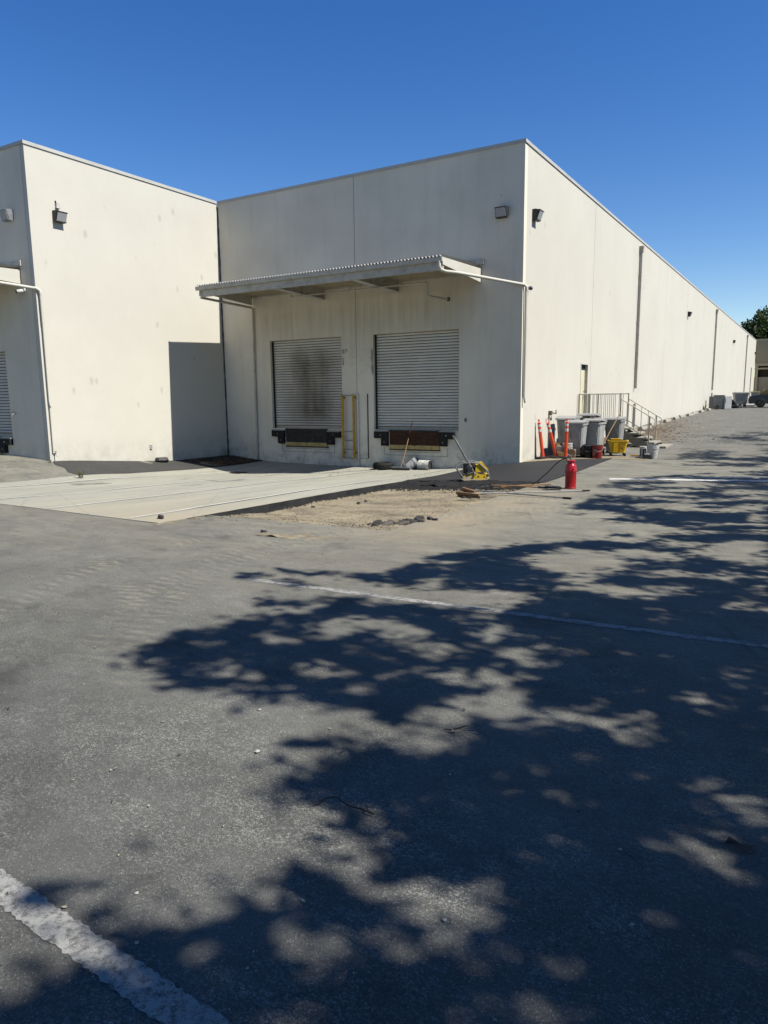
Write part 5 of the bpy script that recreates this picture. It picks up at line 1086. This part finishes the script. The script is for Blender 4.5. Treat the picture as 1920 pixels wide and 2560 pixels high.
# ================================================================== TREES
def to_px(P):
    d = P-CAM_P; z = d@CW; zz = np.where(np.abs(z) < 1e-6, 1e-6, z)
    return 960+CAM_F*(d@CR)/zz, 1280-CAM_F*(d@CU)/zz, z
C1, C2, C3, C4, C5, C6 = (0, 1340, 2.592), (600, 1340, 2.5136), (1240, 1140, 2.4397), (1240, 1540, 2.4397), (600, 1900, 2.5136), (1240, 1900, 2.4397)
F = (0, 0, 1.0)
def cv(c, pts): return [(c[0]+x/c[2], c[1]+y/c[2]) for x, y in pts]
# where the crowns are thick: dark areas of the dappled shade on the lot (picture pixels of ground points)
DARK = [cv(F, [(318, 1632), (386, 1624), (432, 1571), (501, 1578), (540, 1566), (579, 1556), (588, 1538), (640, 1540), (699, 1537), (779, 1531), (855, 1491), (902, 1495), (958, 1515), (1038, 1512),
  (1100, 1520), (1250, 1535), (1400, 1490), (1920, 1480), (2600, 1480), (2600, 2900), (1560, 2900), (1453, 2560), (1412, 2527), (1363, 2478), (1300, 2440), (1282, 2400), (1272, 2300), (1255, 2215), (1197, 2186), (1097, 2167), (982, 2159),
  (930, 2137), (952, 2125), (1050, 2118), (1018, 2075), (950, 2059), (926, 2007), (855, 1987), (807, 2003), (751, 1980), (731, 1948), (779, 1934), (886, 1910), (855, 1883), (886, 1868), (938, 1863), (998, 1887), (1060, 1895), (1120, 1880), (1060, 1858), (1022, 1838), (982, 1815), (950, 1800), (945, 1782), (902, 1764),
  (855, 1756), (799, 1756), (759, 1731), (691, 1727), (652, 1744), (625, 1742), (559, 1716), (482, 1715), (417, 1699), (347, 1660)]),
 cv(F, [(855, 1428), (938, 1407), (1022, 1408), (1010, 1393), (1077, 1384), (1177, 1379), (1306, 1365), (1416, 1357), (1470, 1353), (1588, 1361), (1650, 1345), (1633, 1338), (1711, 1337), (1691, 1317), (1629, 1305), (1527, 1299), (1547, 1289), (1412, 1284), (1470, 1252), (1502, 1231), (1502, 1207), (1650, 1190), (1732, 1183), (1920, 1176), (2600, 1170), (2600, 1500), (1500, 1520), (1300, 1490), (1150, 1480), (998, 1468), (878, 1444)]),
 cv(C5, [(230, 810), (420, 730), (560, 760), (640, 770), (780, 810), (900, 900), (1000, 980), (1150, 1040), (1280, 1080), (1180, 1140), (900, 1040), (700, 1050), (600, 1055), (500, 980), (430, 900), (330, 850)]),
 cv(C5, [(-20, 930), (60, 960), (110, 1080), (130, 1200), (250, 1310), (420, 1400), (600, 1470), (720, 1400), (800, 1290), (900, 1250), (1050, 1320), (1200, 1370), (1500, 1310), (1680, 1370), (1680, 1440), (1250, 1480), (1180, 1560), (1150, 1900), (880, 1900), (700, 1620), (520, 1580), (300, 1470), (150, 1380), (-60, 1330)]),
 cv(F, [(451, 2341), (555, 2289), (613, 2270), (638, 2335), (645, 2390), (600, 2345), (540, 2350)]), cv(F, [(318, 2362), (358, 2335), (440, 2400), (530, 2490), (640, 2570), (560, 2580), (440, 2500)]),
 cv(F, [(170, 2450), (330, 2500), (300, 2700), (0, 2700), (60, 2545)])]
def E_(c, L): return [(c[0]+x/c[2], c[1]+y/c[2], rx/c[2], ry/c[2], a, s) for x, y, rx, ry, a, s in L]
LIGHT = (E_(C1, [(1300, 880, 110, 24, 0, .45), (1520, 905, 170, 36, .05, .5)]) +
 E_(C2, [(235, 665, 85, 36, 0, .9), (90, 880, 150, 26, 0, .5), (700, 715, 85, 26, 0, .85), (650, 560, 170, 62, 0, .9), (470, 625, 110, 36, 0, .6), (560, 835, 190, 50, 0, .9), (760, 955, 110, 52, 0, .85), (1050, 600, 170, 46, .1, .85), (1200, 760, 110, 30, 0, .7), (1150, 865, 200, 38, -.05, .8), (1450, 890, 230, 50, 0, .85),
   (1570, 600, 120, 50, 0, .85), (1450, 500, 150, 24, 0, .7), (1100, 690, 250, 36, .1, .5), (900, 530, 120, 22, 0, .6), (1330, 690, 150, 34, 0, .6), (1190, 288, 90, 34, 0, .9), (1310, 258, 80, 20, 0, .8), (1320, 196, 110, 12, 0, .7), (1240, 162, 150, 12, 0, .7), (1480, 350, 200, 18, 0, .8), (1550, 432, 110, 28, 0, .9), (930, 335, 170, 26, 0, .9), (780, 310, 150, 22, 0, .9),
   (1110, 405, 260, 26, .1, .5), (1490, 300, 100, 12, 0, .6), (1400, 1095, 250, 80, 0, 1), (1560, 1060, 160, 60, 0, .9), (1290, 1285, 170, 62, 0, .9), (1180, 1180, 120, 60, 0, .7)]) +
 E_(C3, [(520, 600, 120, 26, 0, .95), (400, 570, 60, 18, 0, .7), (230, 628, 80, 10, 0, .8), (640, 622, 120, 30, 0, .8), (1060, 640, 85, 15, 0, .8), (1020, 550, 100, 12, 0, .6), (1600, 590, 360, 28, .03, .95), (1500, 540, 180, 24, 0, .9), (1550, 642, 130, 22, 0, .9), (1000, 720, 160, 22, 0, .9), (1330, 730, 180, 22, 0, .8), (600, 720, 140, 25, 0, .6), (700, 680, 80, 20, 0, .5),
   (880, 840, 170, 25, 0, .9), (1050, 800, 120, 22, 0, .7), (1020, 930, 110, 22, 0, .6), (560, 905, 70, 12, 0, .8), (60, 890, 130, 45, 0, 1), (1450, 900, 90, 20, 0, .8), (1560, 925, 110, 20, 0, .8), (1620, 820, 90, 24, 0, .9), (1270, 950, 60, 14, 0, .7), (1080, 985, 110, 22, .1, .9), (1300, 830, 90, 16, 0, .4), (1020, 300, 180, 14, 0, .9), (1250, 272, 200, 9, 0, .8), (1450, 330, 150, 14, 0, .8),
   (1610, 380, 90, 22, 0, .95), (1420, 415, 150, 10, 0, .7), (1180, 466, 240, 12, 0, .9), (1150, 402, 130, 9, 0, .7), (900, 322, 90, 10, 0, .7), (700, 292, 90, 8, 0, .7), (1100, 212, 160, 8, 0, .8), (1350, 180, 200, 8, 0, .7), (1560, 260, 120, 8, 0, .7), (1500, 212, 120, 8, 0, .7), (1250, 432, 100, 9, 0, .7), (1580, 300, 100, 10, 0, .8), (800, 150, 200, 6, 0, .6), (820, 240, 120, 7, 0, .6)]) +
 E_(C4, [(70, 85, 95, 26, 0, .9), (140, 225, 125, 42, 0, 1), (380, 190, 110, 22, 0, .8), (320, 290, 125, 22, 0, .9), (80, 300, 110, 18, 0, .7), (60, 400, 180, 36, 0, 1), (60, 495, 150, 40, 0, .8), (60, 600, 120, 60, -.3, .95), (300, 610, 110, 35, .1, .8), (540, 650, 150, 50, .1, .95), (230, 672, 110, 42, 0, .6), (830, 670, 130, 80, 0, .95), (840, 450, 110, 22, 0, .9), (1010, 485, 80, 16, 0, .8), (1340, 522, 260, 30, .12, .95),
   (1450, 350, 105, 28, .15, .7), (1460, 410, 70, 18, 0, .6), (1280, 590, 120, 18, 0, .45), (500, 860, 145, 46, .1, .6), (1080, 800, 80, 22, 0, .55), (1060, 930, 120, 40, .1, .4), (290, 950, 110, 40, .2, .4), (540, 200, 100, 40, 0, .35), (1060, 15, 120, 20, 0, .8), (1560, 45, 130, 22, 0, .8), (500, 60, 70, 12, 0, .5), (930, 40, 120, 14, 0, .5)]) +
 E_(C5, [(900, 150, 130, 40, .1, .4), (960, 300, 115, 62, .1, .8), (1220, 250, 90, 36, 0, .35), (1000, 430, 80, 30, 0, .3), (560, 150, 90, 30, 0, .35)]) +
 E_(C6, [(1420, 220, 200, 52, .38, .95), (1600, 320, 120, 55, .38, .95), (1300, 590, 330, 75, .36, 1), (930, 480, 120, 36, .4, .7), (1620, 700, 160, 80, .36, 1), (1490, 470, 190, 40, .3, .8), (400, 680, 125, 46, .4, .6), (620, 705, 80, 30, .2, .45), (380, 1030, 150, 80, .1, .5), (420, 1170, 150, 58, .2, .7), (1590, 1310, 160, 85, .7, .8), (100, 222, 140, 25, 0, .4), (400, 222, 160, 28, .1, .45), (620, 245, 110, 30, .1, .5), (300, 80, 110, 40, .3, .4), (1080, 400, 90, 30, .1, .35)]))
MORE = (E_(C2, [(330, 225, 110, 10, .08, .9), (520, 240, 100, 10, 0, .9), (700, 215, 90, 10, -.05, .8), (90, 248, 110, 10, 0, .7), (330, 295, 160, 12, .05, .8), (170, 352, 100, 10, 0, .8), (150, 415, 60, 26, 0, .9), (330, 425, 80, 18, 0, .8), (520, 400, 90, 18, 0, .7), (430, 1290, 60, 26, 0, .7), (580, 1260, 130, 16, -.1, .7), (520, 1040, 50, 12, 0, .7), (640, 1480, 200, 30, -.1, .8), (60, 390, 90, 9, 0, .5)]) +
 E_(C3, [(750, 480, 85, 10, 0, .8), (930, 45, 120, 5, 0, .8), (640, 88, 50, 6, 0, .8), (745, 43, 40, 5, 0, .6), (1100, 20, 160, 4, 0, .8), (1400, 35, 200, 6, 0, .9), (1600, 12, 150, 5, 0, .9), (1550, 60, 120, 5, 0, .9), (890, 130, 80, 4, 0, .6), (520, 108, 40, 6, 0, .5), (1250, 6, 120, 4, 0, .8)]) +
 E_(C5, [(720, 370, 55, 50, 0, .8), (400, 160, 90, 40, .2, .9)]) + E_(F, [(160, 2260, 90, 22, .5, .55), (255, 2320, 50, 22, .5, .5)]))
def in_poly(px, py, poly):
    ins = np.zeros(px.shape, bool); n = len(poly)
    for i in range(n):
        x0, y0 = poly[i]; x1, y1 = poly[(i+1) % n]
        if y0 == y1: continue
        c = ((y0 > py) != (y1 > py)) & (px < (x1-x0)*(py-y0)/(y1-y0)+x0); ins ^= c
    return ins
def ell(px, py, e, k=1.1):
    cx, cy, rx, ry, a, s = e; c, n = math.cos(a), math.sin(a); dx, dy = px-cx, py-cy
    q = ((dx*c+dy*n)/(rx*k))**2+((-dx*n+dy*c)/(ry*k))**2
    return s*np.clip((1.28-q)/.5, 0, 1)
def crown_density(P):
    """how thick the crown is along the sun ray that ends at each ground point below P"""
    G = P.copy(); t = (P[:, 2]-.1)/SUN_D[2]
    G = P-SUN_D[None]*t[:, None]; t = (P[:, 2]-gz(G[:, 0], G[:, 1]))/SUN_D[2]; G = P-SUN_D[None]*t[:, None]
    rj = np.random.default_rng(5); J = rj.normal(0, 1, (len(P), 2))*np.where(rj.random(len(P)) < .68, .025, .11)[:, None]; G[:, :2] += J; wa = .05*fbm(G[:, 0], G[:, 1], 9, 51, 3); wb_ = .05*fbm(G[:, 0], G[:, 1], 9, 52, 3); px, py, z = to_px(G+np.stack([wa, wb_, 0*wa], 1)); d = np.zeros(len(P))
    for pl in DARK: d[in_poly(px, py, pl)] = 1.
    for e in MORE: d = np.maximum(d, ell(px, py, e))
    for e in LIGHT: d = d*(1-ell(px, py, e, 1.2))
    d = d**2.0*np.clip(np.where(py > 1650, 1.12, .95)+1.0*fbm(G[:, 0]*.8, G[:, 1]*1.3, 13.0, 53, 3), .04, 1)
    d = np.where((py < 1500), d*np.clip(.62+1.5*fbm(G[:, 0]*.8, G[:, 1]*1.2, 3.2, 33), 0, 1), d)
    nz = fbm(G[:, 0], G[:, 1], 2.4, 31)
    out = (px > 1935) | (py > 2600) | (z < .2)
    far = (py < 1165) & (z > .2)
    d = np.where(out, np.clip(.8+1.0*nz, 0, 1), d)
    d = np.where(far & (px > 1700), np.clip(.35+1.2*nz, 0, 1), d)
    d = np.where((G[:, 0] < 2.2) & ~((px < 1935) & (z > .2) & (py < 2600)), 0, d)
    d = np.where(G[:, 0] < 2.0, 0, d)
    return d
def leaves_mesh(name, P, size, mat, seed, aspect=.5):
    rn = np.random.default_rng(seed); n = len(P)
    a = rn.normal(size=(n, 3)); a /= np.linalg.norm(a, axis=1, keepdims=True); b = rn.normal(size=(n, 3)); b -= a*(a*b).sum(1, keepdims=True); b /= np.linalg.norm(b, axis=1, keepdims=True)
    s = (size*rn.uniform(.6, 1.3, n))[:, None]
    Q = np.stack([P-a*s, P-b*s*aspect-a*s*.1, P+a*s, P+b*s*aspect-a*s*.1], 1)
    return np_mesh(name, Q.reshape(-1, 3), None, mat, 4)
def limb(mb, p, q, r0, r1, rn, n=5, wob=.12):
    p, q = V(*p), V(*q); L = np.linalg.norm(q-p); pts = []; rs = []
    for i in range(n+1):
        t = i/n; o = V(rn.uniform(-1, 1), rn.uniform(-1, 1), rn.uniform(-.5, .5))*wob*L*.3*(1 if 0 < i < n else 0); pts.append(tuple(p+(q-p)*t+o)); rs.append(r0+(r1-r0)*t)
    mb.tube(pts, rs, 7); return pts
def make_tree(x, y, cz, rad, n, label, seed, leaf=.085, mat='tree_leaf', dens=None, group='trees shading the lot', clump=None, trunk_r=.2):
    rn = random.Random(seed); g0 = gzf(x, y); t = thing('tree', label, 'tree', (x, y, g0), 0, group)
    r_ = np.random.default_rng(seed)
    C = V(x, y, cz); keep = []; got = 0; tries = 0
    while got < n and tries < 40:
        tries += 1
        q = r_.normal(size=(60000, 3)); q /= np.linalg.norm(q, axis=1, keepdims=True); rr = r_.random(60000)**(1/2.4)
        bump_ = 1+.16*np.sin(5*np.arctan2(q[:, 1], q[:, 0])+seed)*np.cos(3*q[:, 2]*2)+.10*np.sin(9*q[:, 2]+7*q[:, 0]+seed)
        P = C+q*rr[:, None]*np.array(rad)*bump_[:, None]
        if dens is not None: P = P[r_.random(len(P)) < dens(P)]
        if clump is not None:
            f = fbm(P[:, 0]*1.0+P[:, 2]*.7, P[:, 1]-P[:, 2]*.6, clump, seed); P = P[f > -.05]
        if len(P) == 0: break
        keep.append(P); got += len(P)
        if dens is not None and tries >= 14: break
    P = np.concatenate(keep)[:n] if keep else np.zeros((1, 3))
    crown = bpy.data.objects.new('crown', leaves_mesh('crown', P-V(x, y, g0), leaf, mat, seed)); COL.objects.link(crown); crown.parent = t
    mb = MB(); topz = cz-g0-rad[2]*.35
    tp = limb(mb, (0, 0, -.2), (rn.uniform(-.3, .3), rn.uniform(-.3, .3), topz), trunk_r, trunk_r*.6, rn, 6, .06)
    mb.obj('trunk', 'bark', t, True)
    idx = np.random.default_rng(seed+5).choice(len(P), min(60, len(P)), replace=False); nl = 0
    for i in idx:
        if nl >= 9: break
        if dens is not None:
            tt = np.linspace(.15, .8, 14)[:, None]; pp = (V(*tp[4])+V(x, y, g0))*(1-tt)+P[i]*tt
            if dens(pp).min() < .5: continue
        nl += 1
        e = P[i]-V(x, y, g0); b0 = tp[rn.choice([3, 4, 5, 6])]; mb = MB(); limb(mb, b0, tuple(V(*b0)*.25+e*.75), trunk_r*.36, .03, rn, 5, .12); mb.obj('limb', 'bark', t, True)
    return t
TR = [(11.2, -18.3, 7.2, (3.3, 3.4, 2.9), 38000, 'leafy tree beside the camera shading the near asphalt'), (11.5, -13.2, 7.4, (3.5, 3.2, 3.0), 36000, 'leafy tree right of the long white stall line'), (11.2, -8.2, 7.2, (3.3, 3.2, 2.9), 28000, 'leafy tree right of the rubble, out of frame'),
      (11.8, -3.0, 7.0, (3.3, 3.3, 2.8), 20000, 'leafy tree right of the red tank, out of frame'), (12.2, 3.2, 7.0, (3.2, 3.4, 2.8), 14000, 'leafy tree opposite the bins, out of frame'), (12.6, 11, 7.0, (3.2, 3.4, 2.8), 10000, 'leafy tree opposite the first downspout, out of frame')]
for i, (x, y, cz, rad, n, lb_) in enumerate(TR): make_tree(x, y, cz, rad, n, lb_, 40+i, .072, 'tree_leaf', crown_density)
make_tree(3.4, 108, 10.4, (7.4, 7, 4.9), 26000, 'dark green broad tree rising behind the far end of the warehouse', 61, .26, 'far_leaf', None, 'trees beyond the far building', .9, .5)
make_tree(15, 112, 10.0, (7, 7, 4.8), 16000, 'dark green tree behind the tan building, right of the broad tree', 62, .28, 'far_leaf', None, 'trees beyond the far building', .9, .5)
